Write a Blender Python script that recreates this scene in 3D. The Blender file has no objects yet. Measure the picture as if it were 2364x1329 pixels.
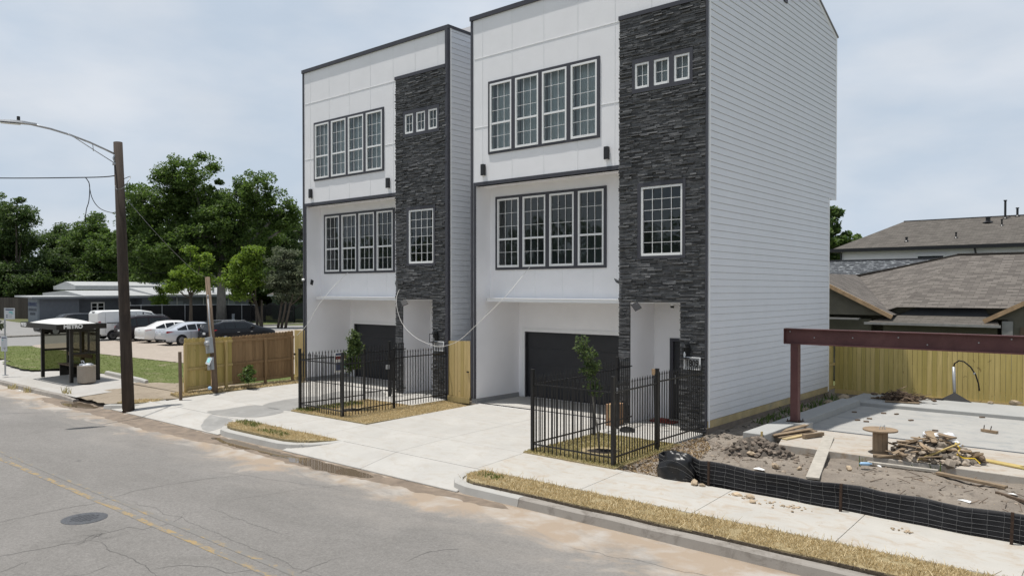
import bpy, math, random
import numpy as np
from mathutils import Vector, Matrix
R=math.radians
random.seed(7); rng=np.random.default_rng(7)
S=bpy.context.scene; COL=S.collection
# ------------------------------------------------------------------ world, sun, camera
W=bpy.data.worlds.new("World"); S.world=W; W.use_nodes=True
nt=W.node_tree; N=nt.nodes; LK=nt.links; N.clear()
out=N.new('ShaderNodeOutputWorld'); mix=N.new('ShaderNodeMixShader')
b1=N.new('ShaderNodeBackground'); b2=N.new('ShaderNodeBackground')
sky=N.new('ShaderNodeTexSky'); sky.sky_type='NISHITA'; sky.sun_disc=False
SUND=Vector((.19,.135,-1)).normalized()
el=math.asin(-SUND.z); sky.sun_elevation=el; sky.sun_rotation=math.atan2(-SUND.x,-SUND.y)
sky.air_density=1.3; sky.dust_density=1.0
LK.new(sky.outputs[0],b1.inputs[0]); b1.inputs[1].default_value=.05
tc=N.new('ShaderNodeTexCoord'); mp=N.new('ShaderNodeMapping'); mp.inputs['Scale'].default_value=(1,1,2.6)
n1=N.new('ShaderNodeTexNoise'); n1.inputs['Scale'].default_value=2.6; n1.inputs['Detail'].default_value=7; n1.inputs['Roughness'].default_value=.55; n1.inputs['Distortion'].default_value=.3
LK.new(tc.outputs['Generated'],mp.inputs[0]); LK.new(mp.outputs[0],n1.inputs['Vector'])
cr=N.new('ShaderNodeValToRGB'); cr.color_ramp.elements[0].position=.36; cr.color_ramp.elements[0].color=(.86,.86,.86,1)
cr.color_ramp.elements[1].position=.66; cr.color_ramp.elements[1].color=(.97,.97,.97,1)
LK.new(n1.outputs[0],cr.inputs[0])
sx=N.new('ShaderNodeSeparateXYZ'); LK.new(tc.outputs['Generated'],sx.inputs[0])   # haze is thickest towards the horizon
hz=N.new('ShaderNodeMapRange'); LK.new(sx.outputs[2],hz.inputs[0])
for _i,_v in ((1,.36),(2,.85),(3,1.0),(4,.38)): hz.inputs[_i].default_value=_v
mu=N.new('ShaderNodeMath'); mu.operation='MULTIPLY'; LK.new(cr.outputs[0],mu.inputs[0]); LK.new(hz.outputs[0],mu.inputs[1]); LK.new(mu.outputs[0],mix.inputs[0])
n2=N.new('ShaderNodeTexNoise'); n2.inputs['Scale'].default_value=4.5; n2.inputs['Detail'].default_value=6
LK.new(mp.outputs[0],n2.inputs['Vector'])
cr2=N.new('ShaderNodeValToRGB'); cr2.color_ramp.elements[0].position=.35; cr2.color_ramp.elements[0].color=(.57,.66,.775,1)
cr2.color_ramp.elements[1].position=.68; cr2.color_ramp.elements[1].color=(.735,.78,.845,1)
LK.new(n2.outputs[0],cr2.inputs[0]); LK.new(cr2.outputs[0],b2.inputs[0]); b2.inputs[1].default_value=.88
LK.new(b1.outputs[0],mix.inputs[1]); LK.new(b2.outputs[0],mix.inputs[2]); LK.new(mix.outputs[0],out.inputs[0])
sl=bpy.data.lights.new('sun','SUN'); sl.energy=3.9; sl.angle=R(.6); sl.color=(1,.965,.91)
so=bpy.data.objects.new('sun',sl); COL.objects.link(so); so.rotation_euler=SUND.to_track_quat('-Z','Y').to_euler()
cd=bpy.data.cameras.new('camera'); co=bpy.data.objects.new('camera',cd); COL.objects.link(co); S.camera=co
cd.lens=1766/2364*36; cd.sensor_width=36; cd.shift_y=25.5/2364; cd.clip_end=2000; cd.clip_start=.1
co.location=(0,0,3.6); co.rotation_euler=(R(89.3),0,math.asin(.6468))
S.view_settings.view_transform='Standard'; S.view_settings.look='None'; S.view_settings.exposure=.2; S.view_settings.gamma=1
# ------------------------------------------------------------------ materials
def nn(t,ty,**k):
    n=t.nodes.new('ShaderNode'+ty)
    for a,b in k.items():
        if a in n.inputs.keys(): n.inputs[a].default_value=b
        else: setattr(n,a,b)
    return n
def c4(c): return (*c,1) if len(c)==3 else c
def mixc(t,fac,a,b,bt='MIX'):
    m=nn(t,'MixRGB'); m.blend_type=bt
    for i,v in enumerate((fac,a,b)):
        if hasattr(v,'links') or isinstance(v,bpy.types.NodeSocket): t.links.new(v,m.inputs[i])
        else: m.inputs[i].default_value=v if i==0 else c4(v)
    return m.outputs[0]
def ramp(t,s,p0,p1,c0=(0,0,0),c1=(1,1,1)):
    r=nn(t,'ValToRGB'); e=r.color_ramp.elements; e[0].position=p0;e[1].position=p1;e[0].color=c4(c0);e[1].color=c4(c1)
    t.links.new(s,r.inputs[0]); return r.outputs[0]
def noise(t,vec,scale,detail=5,rough=.6,dist=0,stretch=None):
    if stretch:
        m=nn(t,'Mapping'); m.inputs['Scale'].default_value=stretch; t.links.new(vec,m.inputs[0]); vec=m.outputs[0]
    n=nn(t,'TexNoise',Scale=scale,Detail=detail,Roughness=rough,Distortion=dist); t.links.new(vec,n.inputs['Vector']); return n.outputs[0]
def newmat(name):
    m=bpy.data.materials.new(name); m.use_nodes=True; t=m.node_tree; b=t.nodes['Principled BSDF']
    v=nn(t,'TexCoord').outputs['Object']; return m,t,b,v
def bump(t,b,s,strength=.3,dist=.02):
    n=nn(t,'Bump',Strength=strength,Distance=dist); t.links.new(s,n.inputs['Height']); t.links.new(n.outputs[0],b.inputs['Normal'])
def M(name,col,rough=.7,var=.12,scale=3,bmp=0,bscale=40,metal=0,island=0,spec=.4,stretch=None,dirt=None,dsc=1.2):
    m,t,b,v=newmat(name)
    c=mixc(t,ramp(t,noise(t,v,scale,6,.6,0,stretch),.3,.7),[x*(1-var) for x in col],[min(1,x*(1+var)) for x in col])
    if dirt: c=mixc(t,ramp(t,noise(t,v,dsc,8,.7,.3),.5,.72),c,dirt)
    if island:
        g=nn(t,'NewGeometry'); c=mixc(t,1,c,ramp(t,g.outputs['Random Per Island'],0,1,(1-island,)*3,(1+island*.8,)*3),'MULTIPLY')
    t.links.new(c,b.inputs['Base Color']); b.inputs['Roughness'].default_value=rough; b.inputs['Metallic'].default_value=metal
    b.inputs['Specular IOR Level'].default_value=spec
    if bmp: bump(t,b,noise(t,v,bscale,4,.6,0,stretch),bmp,.02)
    return m
m_white=M('white_panel',(.87,.86,.87),.6,.025,1.5,.05,60)
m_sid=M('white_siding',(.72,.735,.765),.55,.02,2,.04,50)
m_wtrim=M('white_trim',(.82,.82,.82),.45,.02)
m_dtrim=M('charcoal_trim',(.055,.055,.066),.5,.1)
m_stone=M('ledger_stone',(.098,.098,.100),.72,.3,9,.5,45,island=.6,spec=.5)
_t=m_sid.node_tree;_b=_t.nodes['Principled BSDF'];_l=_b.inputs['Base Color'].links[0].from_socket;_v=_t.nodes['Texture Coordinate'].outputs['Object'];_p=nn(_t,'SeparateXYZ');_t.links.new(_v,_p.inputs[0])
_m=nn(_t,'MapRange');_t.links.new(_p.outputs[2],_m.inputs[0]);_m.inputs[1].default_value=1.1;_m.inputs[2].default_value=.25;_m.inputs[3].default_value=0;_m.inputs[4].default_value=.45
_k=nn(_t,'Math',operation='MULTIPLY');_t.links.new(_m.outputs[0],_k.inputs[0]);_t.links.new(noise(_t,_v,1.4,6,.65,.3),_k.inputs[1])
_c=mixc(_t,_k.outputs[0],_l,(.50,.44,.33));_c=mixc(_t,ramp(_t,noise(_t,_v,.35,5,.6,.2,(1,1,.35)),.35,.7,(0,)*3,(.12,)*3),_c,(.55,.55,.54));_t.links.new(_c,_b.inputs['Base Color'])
_t=m_stone.node_tree;_g=nn(_t,'NewGeometry');_b=_t.nodes['Principled BSDF'];_l=_b.inputs['Base Color'].links[0].from_socket
_t.links.new(mixc(_t,ramp(_t,_g.outputs['Random Per Island'],.90,.99,(0,)*3,(.6,)*3),_l,(.21,.21,.21)),_b.inputs['Base Color'])
m_vinyl=M('white_vinyl',(.84,.84,.83),.35,.02)
m_gdoor=M('garage_door_paint',(.030,.031,.035),.45,.1)
m_blackm=M('black_metal',(.012,.012,.013),.38,.1,spec=.5)
m_conc=M('concrete_base',(.30,.30,.30),.85,.12,2,.2,30)
m_found=M('slab_edge',(.20,.165,.135),.9,.2,3,.3,20)
m_treated=M('treated_board',(.46,.36,.19),.75,.2,2.5,.1,30,dirt=(.33,.29,.2))
m_roofm=M('roof_membrane',(.25,.25,.26),.8,.1)
m_blind=M('window_blind',(.72,.76,.76),.8,.06,4,stretch=(12,1,.3))
m_ceil=M('interior_white',(.34,.36,.35),.8,.05)
m_floor=M('interior_floor',(.16,.12,.09),.6,.1)
m_cable=M('white_cable',(.72,.70,.66),.5,.03)
m_grayplastic=M('grey_metal_box',(.36,.38,.40),.45,.06)
m_galv=M('galvanised_metal',(.42,.43,.44),.4,.08,metal=.5)
m_red=M('red_oxide_steel',(.105,.043,.042),.55,.18,3,.15,60,dirt=(.14,.065,.06))
m_tire=M('tyre_rubber',(.014,.014,.015),.8,.1)
m_rim=M('alloy_rim',(.45,.46,.48),.3,.05,metal=.8)
m_rimd=M('dark_alloy',(.2,.2,.21),.3,.05,metal=.7)
m_carblk=M('car_black',(.010,.011,.014),.25,.05,spec=.3)
m_carwht=M('car_white',(.76,.76,.75),.2,.02,spec=.6)
m_carsil=M('car_silver',(.52,.55,.60),.22,.02,spec=.6,metal=.25)
m_carmar=M('car_dark',(.017,.011,.014),.25,.05,spec=.3)
m_carglass=M('car_glass',(.010,.013,.015),.08,.1,spec=.45)
m_tail=M('tail_lamp',(.30,.012,.018),.2,.1)
m_head=M('head_lamp',(.7,.72,.74),.15,.05)
m_plate=M('licence_plate',(.62,.64,.66),.5,.1)
m_blkplas=M('black_plastic',(.013,.013,.014),.6,.2,3,.1,20,spec=.15)
m_yel=M('yellow_paint',(.62,.43,.03),.55,.08)
m_agg=M('exposed_aggregate',(.33,.285,.235),.9,.4,70,.5,70)
m_bag=M('white_bag',(.75,.76,.78),.4,.05,6,.4,14)
m_bark=M('bark',(.085,.068,.052),.9,.3,6,.6,18,stretch=(1,1,.25))
m_barkl=M('pale_bark',(.20,.185,.165),.9,.25,5,.4,18,stretch=(1,1,.3))
m_poleW=M('weathered_pole',(.055,.041,.032),.9,.35,7,.5,25,stretch=(2.5,2.5,.12),dirt=(.035,.028,.024))
m_stakeW=M('old_timber',(.16,.115,.08),.9,.3,6,.3,25,stretch=(1,1,.15))
m_lumber=M('rough_lumber',(.27,.20,.13),.85,.25,5,.2,30,island=.3)
m_lumberg=M('grey_plank',(.40,.37,.32),.85,.15,6,.2,30)
m_spool=M('spool_plywood',(.27,.195,.125),.75,.2,5,.15,25)
m_rock=M('chalky_rock',(.42,.33,.23),.9,.25,8,.5,20,island=.35)
m_rubble=M('rubble_mix',(.29,.245,.195),.9,.35,6,.5,14,island=.55)
m_stick=M('dry_branches',(.15,.105,.072),.9,.3,8,0,island=.6)
m_mulch=M('dark_mulch',(.022,.017,.014),.95,.4,30,.8,30)
m_paper=M('white_litter',(.78,.78,.76),.6,.04)
m_blue=M('blue_plastic',(.30,.48,.68),.4,.05)
m_card=M('cardboard',(.36,.22,.13),.8,.1)
m_redp=M('red_plastic',(.20,.025,.02),.5,.1)
m_teal=M('teal_print',(.22,.52,.55),.5,.05)
m_navy=M('navy_print',(.05,.07,.15),.5,.05)
m_fb=M('funeral_wall',(.115,.128,.15),.7,.08,3)
m_fbl=M('funeral_front',(.20,.225,.25),.7,.06,3)
m_froof=M('pale_metal_roof',(.40,.41,.41),.6,.08,2)
m_bung=M('bungalow_siding',(.155,.145,.112),.8,.12,2)
m_fascia=M('cedar_fascia',(.42,.285,.165),.7,.25,5,.1,25,stretch=(1,1,1))
m_flash=M('metal_flashing',(.34,.335,.32),.5,.15,4,metal=.3)
m_felt=M('roof_felt',(.065,.068,.075),.7,.15)
m_grn=M('green_bin',(.02,.09,.05),.5,.1)
m_brown=M('bronze_frame',(.018,.016,.014),.45,.1)
m_dome=M('white_dome',(.60,.595,.57),.5,.03)
m_rust=M('rusty_post',(.045,.026,.017),.8,.4,14,.3,30)
m_wire=M('wire',(.26,.26,.255),.45,.05,metal=.3)
m_darkwire=M('dark_cable',(.02,.02,.02),.6,.1)
m_iron=M('cast_iron',(.075,.078,.085),.55,.3,25,.6,40)
m_far=M('far_house_wall',(.30,.28,.25),.8,.1)
m_farg=M('far_green_wall',(.10,.16,.12),.8,.1)
def glass_mat(name,tint,ior=1.5,rough=.02,boost=0):
    m=bpy.data.materials.new(name); m.use_nodes=True; t=m.node_tree; t.nodes.clear()
    o=nn(t,'OutputMaterial'); mx=nn(t,'MixShader'); tr=nn(t,'BsdfTransparent'); gl=nn(t,'BsdfGlossy',Roughness=rough); fr=nn(t,'Fresnel',IOR=ior)
    tr.inputs[0].default_value=c4(tint); gl.inputs[0].default_value=(.9,.95,.97,1)
    t.links.new(fr.outputs[0],mx.inputs[0]); t.links.new(tr.outputs[0],mx.inputs[1]); t.links.new(gl.outputs[0],mx.inputs[2]); t.links.new(mx.outputs[0],o.inputs[0]); return m
m_glass=glass_mat('window_glass',(.74,.79,.80),1.6)
m_smoke=glass_mat('smoked_panel',(.36,.36,.31),1.45,.05)
def leaf_mat(name,a,b,tr=.35):
    m=bpy.data.materials.new(name); m.use_nodes=True; t=m.node_tree; t.nodes.clear()
    o=nn(t,'OutputMaterial'); mx=nn(t,'MixShader'); mx.inputs[0].default_value=tr; d=nn(t,'BsdfPrincipled',Roughness=.55); T=nn(t,'BsdfTranslucent'); g=nn(t,'NewGeometry')
    d.inputs['Specular IOR Level'].default_value=.3
    c=ramp(t,g.outputs['Random Per Island'],.1,.95,a,b); t.links.new(c,d.inputs['Base Color'])
    h=nn(t,'HueSaturation',Value=1.25,Saturation=1.1); t.links.new(c,h.inputs['Color']); t.links.new(h.outputs[0],T.inputs[0])
    t.links.new(d.outputs[0],mx.inputs[1]); t.links.new(T.outputs[0],mx.inputs[2]); t.links.new(mx.outputs[0],o.inputs[0]); return m
l_oak=leaf_mat('oak_leaves',(0.047,0.086,0.022),(0.135,0.200,0.050),.45)
l_dark=leaf_mat('dark_leaves',(0.039,0.069,0.023),(0.103,0.149,0.047),.45)
l_mid=leaf_mat('mid_leaves',(0.052,0.094,0.028),(0.145,0.207,0.058),.45)
l_grey=leaf_mat('greygreen_leaves',(0.069,0.088,0.051),(0.166,0.186,0.117),.45)
l_lime=leaf_mat('lime_leaves',(.08,.14,.022),(.24,.33,.06),.45)
l_young=leaf_mat('young_oak_leaves',(0.041,0.076,0.025),(0.138,0.179,0.062),.45)
l_straw=leaf_mat('straw_blades',(.44,.355,.20),(.72,.60,.375),.3)
l_strawg=leaf_mat('half_green_blades',(.25,.235,.09),(.60,.505,.285),.3)
l_lawn=leaf_mat('short_lawn_blades',(.13,.17,.045),(.22,.25,.09),.3)
l_grass=leaf_mat('lawn_blades',(.085,.125,.022),(.20,.235,.075),.3)
# wood board material, every board its own tone
def board_mat(name,c0,c1,knots=.55):
    m,t,b,v=newmat(name); g=nn(t,'NewGeometry')
    c=ramp(t,g.outputs['Random Per Island'],0,1,c0,c1)
    c=mixc(t,ramp(t,noise(t,v,9,6,.6,.3,(1.6,1.6,.12)),.35,.75,(0,)*3,(.5,)*3),c,[x*.62 for x in c0])
    c=mixc(t,ramp(t,noise(t,v,7.5,2,.5,.6,(1,1,.8)),.70,.76,(0,)*3,(knots,)*3),c,(.10,.055,.02))
    t.links.new(c,b.inputs['Base Color']); b.inputs['Roughness'].default_value=.75; b.inputs['Specular IOR Level'].default_value=.25
    bump(t,b,noise(t,v,30,4,.6,0,(1,1,.1)),.15,.01); return m
m_pine=board_mat('treated_pine_boards',(.45,.36,.115),(.64,.50,.21))
m_pine2=board_mat('fresh_pine_boards',(.46,.35,.13),(.62,.47,.23),.6)
m_old=board_mat('aged_fence_boards',(.25,.16,.082),(.36,.235,.125),.3)
m_old2=board_mat('weathered_fence_boards',(.05,.043,.036),(.09,.078,.066),.2)
def shingle_mat(name,c0,c1,spots=None):
    m,t,b,v=newmat(name)
    br=nn(t,'TexBrick',Scale=1.0); br.inputs['Brick Width'].default_value=.40; br.inputs['Row Height'].default_value=.165; br.inputs['Mortar Size'].default_value=.012; br.inputs['Bias'].default_value=-.1
    uv=nn(t,'UVMap'); t.links.new(uv.outputs[0],br.inputs['Vector'])
    br.inputs['Color1'].default_value=c4(c0); br.inputs['Color2'].default_value=c4(c1); br.inputs['Mortar'].default_value=c4([x*.7 for x in c0])
    c=mixc(t,.3,br.outputs[0],ramp(t,noise(t,uv.outputs[0],2.4,3,.6,0,(1,2.9,1)),.3,.7,c0,c1))
    if spots: c=mixc(t,ramp(t,noise(t,uv.outputs[0],3.6,2,.5,0,(1,3.2,1)),.58,.66),c,spots)
    t.links.new(c,b.inputs['Base Color']); b.inputs['Roughness'].default_value=.9; b.inputs['Specular IOR Level'].default_value=.2
    bump(t,b,br.outputs[1],.4,-.02); return m
m_shing=shingle_mat('tan_shingles',(.088,.078,.070),(.20,.180,.160))
m_shing2=shingle_mat('brown_shingles',(.085,.077,.068),(.155,.140,.124))
m_shing3=shingle_mat('grey_shingles',(.045,.05,.055),(.095,.10,.11),(.34,.36,.37))
# ------------------------------------------------------------------ mesh builder
class MB:
    def __init__(s,mat=None): s.v=[];s.f=[];s.T=mat
    def add(s,vs,fs):
        o=len(s.v)
        if s.T is not None: vs=[s.T@Vector(p) for p in vs]
        s.v+=[tuple(p) for p in vs]; s.f+=[tuple(i+o for i in f) for f in fs]; return s
    def box(s,x0,y0,z0,x1,y1,z1):
        return s.add([(x0,y0,z0),(x1,y0,z0),(x1,y1,z0),(x0,y1,z0),(x0,y0,z1),(x1,y0,z1),(x1,y1,z1),(x0,y1,z1)],
          [(0,3,2,1),(4,5,6,7),(0,1,5,4),(1,2,6,5),(2,3,7,6),(3,0,4,7)])
    def beam(s,p0,p1,w,h,up=(0,0,1)):
        p0=Vector(p0);p1=Vector(p1);d=(p1-p0).normalized();u=Vector(up)
        a=d.cross(u)
        if a.length<1e-4:a=d.cross(Vector((1,0,0)))
        a.normalize();b=a.cross(d);a*=w/2;b*=h/2
        return s.add([p0-a-b,p0+a-b,p0+a+b,p0-a+b,p1-a-b,p1+a-b,p1+a+b,p1-a+b],[(3,2,1,0),(4,5,6,7),(0,1,5,4),(1,2,6,5),(2,3,7,6),(3,0,4,7)])
    def tube(s,pts,r,n=6,cap=True):
        pts=[Vector(p) for p in pts];L=len(pts);rs=r if isinstance(r,(list,tuple)) else [r]*L
        vs=[];fs=[];pa=None
        for i,p in enumerate(pts):
            d=(pts[min(i+1,L-1)]-pts[max(i-1,0)])
            d=d.normalized() if d.length>1e-9 else Vector((0,0,1))
            if pa is None: pa=d.orthogonal().normalized()
            a=(pa-d*pa.dot(d)); a=a.normalized() if a.length>1e-6 else d.orthogonal().normalized(); pa=a; b=d.cross(a)
            for k in range(n):
                t=2*math.pi*k/n; vs.append(p+(a*math.cos(t)+b*math.sin(t))*rs[i])
        for i in range(L-1):
            for k in range(n):
                k2=(k+1)%n; fs.append((i*n+k,i*n+k2,(i+1)*n+k2,(i+1)*n+k))
        if cap: fs.append(tuple(range(n-1,-1,-1))); fs.append(tuple(range((L-1)*n,L*n)))
        return s.add(vs,fs)
    def prism(s,poly,z0,z1):
        n=len(poly); vs=[(x,y,z0) for x,y in poly]+[(x,y,z1) for x,y in poly]
        ar=sum(poly[i][0]*poly[(i+1)%n][1]-poly[(i+1)%n][0]*poly[i][1] for i in range(n))
        fs=[tuple(range(n-1,-1,-1)),tuple(range(n,2*n))]+[(i,(i+1)%n,(i+1)%n+n,i+n) for i in range(n)]
        if ar<0: fs=[tuple(reversed(f)) for f in fs]
        return s.add(vs,fs)
    def ext(s,pts,vec):
        n=len(pts);v=Vector(vec);pts=[Vector(p) for p in pts]
        return s.add(pts+[p+v for p in pts],[tuple(range(n-1,-1,-1)),tuple(range(n,2*n))]+[(i,(i+1)%n,(i+1)%n+n,i+n) for i in range(n)])
    def quad(s,*p): return s.add(p,[tuple(range(len(p)))])
    def lathe(s,prof,c=(0,0,0),n=20,axis='z'):
        vs=[];fs=[];L=len(prof)
        for r,z in prof:
            for k in range(n):
                t=2*math.pi*k/n;a,b=r*math.cos(t),r*math.sin(t)
                vs.append((c[0]+a,c[1]+b,c[2]+z) if axis=='z' else (c[0]+z,c[1]+a,c[2]+b))
        for i in range(L-1):
            for k in range(n): fs.append((i*n+k,i*n+(k+1)%n,(i+1)*n+(k+1)%n,(i+1)*n+k))
        fs.append(tuple(range(n-1,-1,-1)));fs.append(tuple(range((L-1)*n,L*n))); return s.add(vs,fs)
    def build(s,name,mat,parent=None,smooth=False,bevel=0,at=None,uvax=None):
        me=bpy.data.meshes.new(name); me.from_pydata(s.v,[],s.f); me.update()
        if mat: me.materials.append(mat)
        if uvax:
            uv=me.uv_layers.new(name='UVMap')
            for p in me.polygons:
                nrm=p.normal; ax=Vector(uvax); ax=(ax-nrm*ax.dot(nrm)).normalized(); bx=nrm.cross(ax)
                for li in p.loop_indices:
                    q=me.vertices[me.loops[li].vertex_index].co; uv.data[li].uv=(q.dot(ax),q.dot(bx))
        o=bpy.data.objects.new(name,me); COL.objects.link(o)
        if smooth:
            me.shade_smooth()
        if bevel:
            bm=o.modifiers.new('b','BEVEL'); bm.width=bevel; bm.segments=2; bm.limit_method='ANGLE'
        if parent:
            o.parent=parent
            if parent.get('label') and parent.parent is None and parent.get('off'): o.location=-parent.location
        return o
def thing(name,label,cat,loc=(0,0,0),group=None,world=True):
    o=bpy.data.objects.new(name,None); COL.objects.link(o); o.location=loc; o.empty_display_size=.2
    o['label']=label;o['category']=cat
    if group:o['group']=group
    if world:o['off']=1       # parts are given in world coordinates
    return o
def tag(o,label,cat,group=None,kind=None):
    o['label']=label;o['category']=cat
    if group:o['group']=group
    if kind:o['kind']=kind
    return o
def struct(o,kind='structure'): o['kind']=kind; return o
def copy_tree(o,parent=None,skip=()):
    c=o.copy();COL.objects.link(c)
    if parent:c.parent=parent
    for ch in o.children:
        if ch.name.split('.')[0] not in skip: copy_tree(ch,c,skip)
    return c
def text(s,size,mat,name,mtx,parent,ext=.004,align='CENTER',sx=1,bold=0):
    cu=bpy.data.curves.new(name,'FONT');cu.body=s;cu.size=size;cu.extrude=ext;cu.align_x=align;cu.align_y='CENTER';cu.offset=bold
    to=bpy.data.objects.new('t',cu);COL.objects.link(to); bpy.context.view_layer.update()
    me=bpy.data.meshes.new_from_object(to.evaluated_get(bpy.context.evaluated_depsgraph_get())); bpy.data.objects.remove(to)
    me.transform(mtx@Matrix.Diagonal((sx,1,1,1))); me.materials.clear(); me.materials.append(mat); me.name=name
    o=bpy.data.objects.new(name,me);COL.objects.link(o);o.parent=parent
    if parent.get('off'):o.location=-parent.location
    return o
def faceM(o,right,up):    # text frame: x=right, y=up
    r=Vector(right).normalized();u=Vector(up).normalized();n=r.cross(u)
    return Matrix(((r.x,u.x,n.x,o[0]),(r.y,u.y,n.y,o[1]),(r.z,u.z,n.z,o[2]),(0,0,0,1)))
def blades(name,polys,dens,mat,h=(.03,.06),w=.012,zf=lambda x,y:0,lean=.7,exclude=None):
    """grass blades scattered over XY polygons, ONE mesh"""
    P=[]
    for poly in polys:
        xs=[p[0] for p in poly];ys=[p[1] for p in poly]
        a=abs(sum(poly[i][0]*poly[(i+1)%len(poly)][1]-poly[(i+1)%len(poly)][0]*poly[i][1] for i in range(len(poly))))/2
        bb=(max(xs)-min(xs))*(max(ys)-min(ys)); n=int(dens*bb)
        q=rng.random((n,2))*[max(xs)-min(xs),max(ys)-min(ys)]+[min(xs),min(ys)]
        ins=np.zeros(n,bool);j=len(poly)-1
        for i in range(len(poly)):
            xi,yi=poly[i];xj,yj=poly[j]
            if yi!=yj:
                cnd=((yi>q[:,1])!=(yj>q[:,1]))&(q[:,0]<(xj-xi)*(q[:,1]-yi)/(yj-yi)+xi); ins^=cnd
            j=i
        q=q[ins]
        if exclude is not None: q=q[~exclude(q)]
        P.append(q)
    q=np.concatenate(P);n=len(q); a=rng.random(n)*6.283;hh=h[0]+rng.random(n)*(h[1]-h[0]);ln=rng.random(n)*lean*hh;b=rng.random(n)*6.283
    z=np.array([zf(x,y) for x,y in q]) if n else np.zeros(0)
    ww=w*(.6+.8*rng.random(n)); dx,dy=np.cos(a)*ww,np.sin(a)*ww; lx,ly=np.cos(b)*ln,np.sin(b)*ln
    v=np.empty((n,4,3)); v[:,0]=np.c_[q[:,0]-dx,q[:,1]-dy,z];v[:,1]=np.c_[q[:,0]+dx,q[:,1]+dy,z]
    v[:,2]=np.c_[q[:,0]+lx+dx*.4,q[:,1]+ly+dy*.4,z+hh];v[:,3]=np.c_[q[:,0]+lx-dx*.4,q[:,1]+ly-dy*.4,z+hh]
    return quads(name,v,mat)
def quads(name,v,mat,parent=None):
    n=len(v); me=bpy.data.meshes.new(name); me.vertices.add(n*4);me.vertices.foreach_set('co',v.reshape(-1).astype(np.float32))
    me.loops.add(n*4);me.loops.foreach_set('vertex_index',np.arange(n*4,dtype=np.int32))
    me.polygons.add(n);me.polygons.foreach_set('loop_start',np.arange(0,n*4,4,dtype=np.int32)); me.update(calc_edges=True)
    me.materials.append(mat); o=bpy.data.objects.new(name,me);COL.objects.link(o)
    if parent:
        o.parent=parent
        if parent.get('off'):o.location=-parent.location
    return o
def leafquads(cen,size,up=.35):
    n=len(cen); nr=rng.normal(size=(n,3)); nr[:,2]=np.abs(nr[:,2])+up; nr/=np.linalg.norm(nr,axis=1)[:,None]
    a=np.cross(nr,rng.normal(size=(n,3)));a/=np.linalg.norm(a,axis=1)[:,None];b=np.cross(nr,a)
    s=(size*(.6+.8*rng.random(n)))[:,None]; a=a*s;b=b*s*.55
    v=np.empty((n,4,3)); v[:,0]=cen-a;v[:,1]=cen-b*.9;v[:,2]=cen+a;v[:,3]=cen+b*.9; return v
def tree(name,label,x,y,crown,leaf,mat,n_puff,n_leaf,puff_r,trunk_r,bark,trunk_top,cat='tree',group=None,rot=0,stems=None,shell=.55,twig=True):
    """crown: ellipsoids (dx,dy,z,rx,ry,rz) about the trunk base, turned by rot"""
    t=thing(name,label,cat,(x,y,0),group,world=False)
    cr,sr=math.cos(rot),math.sin(rot)
    E=[(dx*cr-dy*sr,dx*sr+dy*cr,z,rx,ry,rz) for dx,dy,z,rx,ry,rz in crown]
    vol=np.array([(e[3]*e[4]*e[5])**.8 for e in E]);vol/=vol.sum()
    pc=[];own=[]
    for k in range(n_puff):
        i=rng.choice(len(E),p=vol);e=E[i]; d=rng.normal(size=3);d/=np.linalg.norm(d);r=shell+(1-shell)*rng.random()**.6
        if rng.random()<.25: r*=.6
        pc.append((e[0]+d[0]*e[3]*r,e[1]+d[1]*e[4]*r,e[2]+d[2]*e[5]*r));own.append(i)
    pc=np.array(pc)
    L=[]
    for p in pc:
        pr=puff_r*(.55+.8*rng.random()); m=int(n_leaf*(.6+.8*rng.random()))
        d=rng.normal(size=(m,3));d/=np.linalg.norm(d,axis=1)[:,None]
        L.append(p+d*(pr*rng.random(m)**.45)[:,None]*[1.15,1.15,.75])
    quads('crown',leafquads(np.concatenate(L),leaf),mat,t)
    mb=MB(); stems=stems or [(0,0,0,0)]
    for sx,sy,tx,ty in stems:
        mb.tube([(sx,sy,-.1),(sx+(tx-sx)*.3,sy+(ty-sy)*.3,trunk_top*.3),(sx+(tx-sx)*.7+.15*trunk_r,sy+(ty-sy)*.7,trunk_top*.65),(tx,ty,trunk_top)],[trunk_r*1.3,trunk_r,trunk_r*.85,trunk_r*.7],8)
    for e in E:
        s=min(stems,key=lambda q:(q[2]-e[0])**2+(q[3]-e[1])**2); a=Vector((s[2],s[3],trunk_top*.85));b=Vector(e[:3]);m=a.lerp(b,.5)+Vector((0,0,-.08*(b-a).length))
        mb.tube([a,m,b],[trunk_r*.55,trunk_r*.38,trunk_r*.2],6)
    if twig:
        for k in rng.choice(len(pc),min(len(pc),70),replace=False):
            e=E[own[k]];a=Vector(e[:3]);b=Vector(pc[k]);mb.tube([a,a.lerp(b,.6)+Vector((0,0,-.1)),b],[trunk_r*.16,trunk_r*.1,trunk_r*.05],4,False)
    mb.build('trunk',bark,t,smooth=True)
    return t
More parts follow.
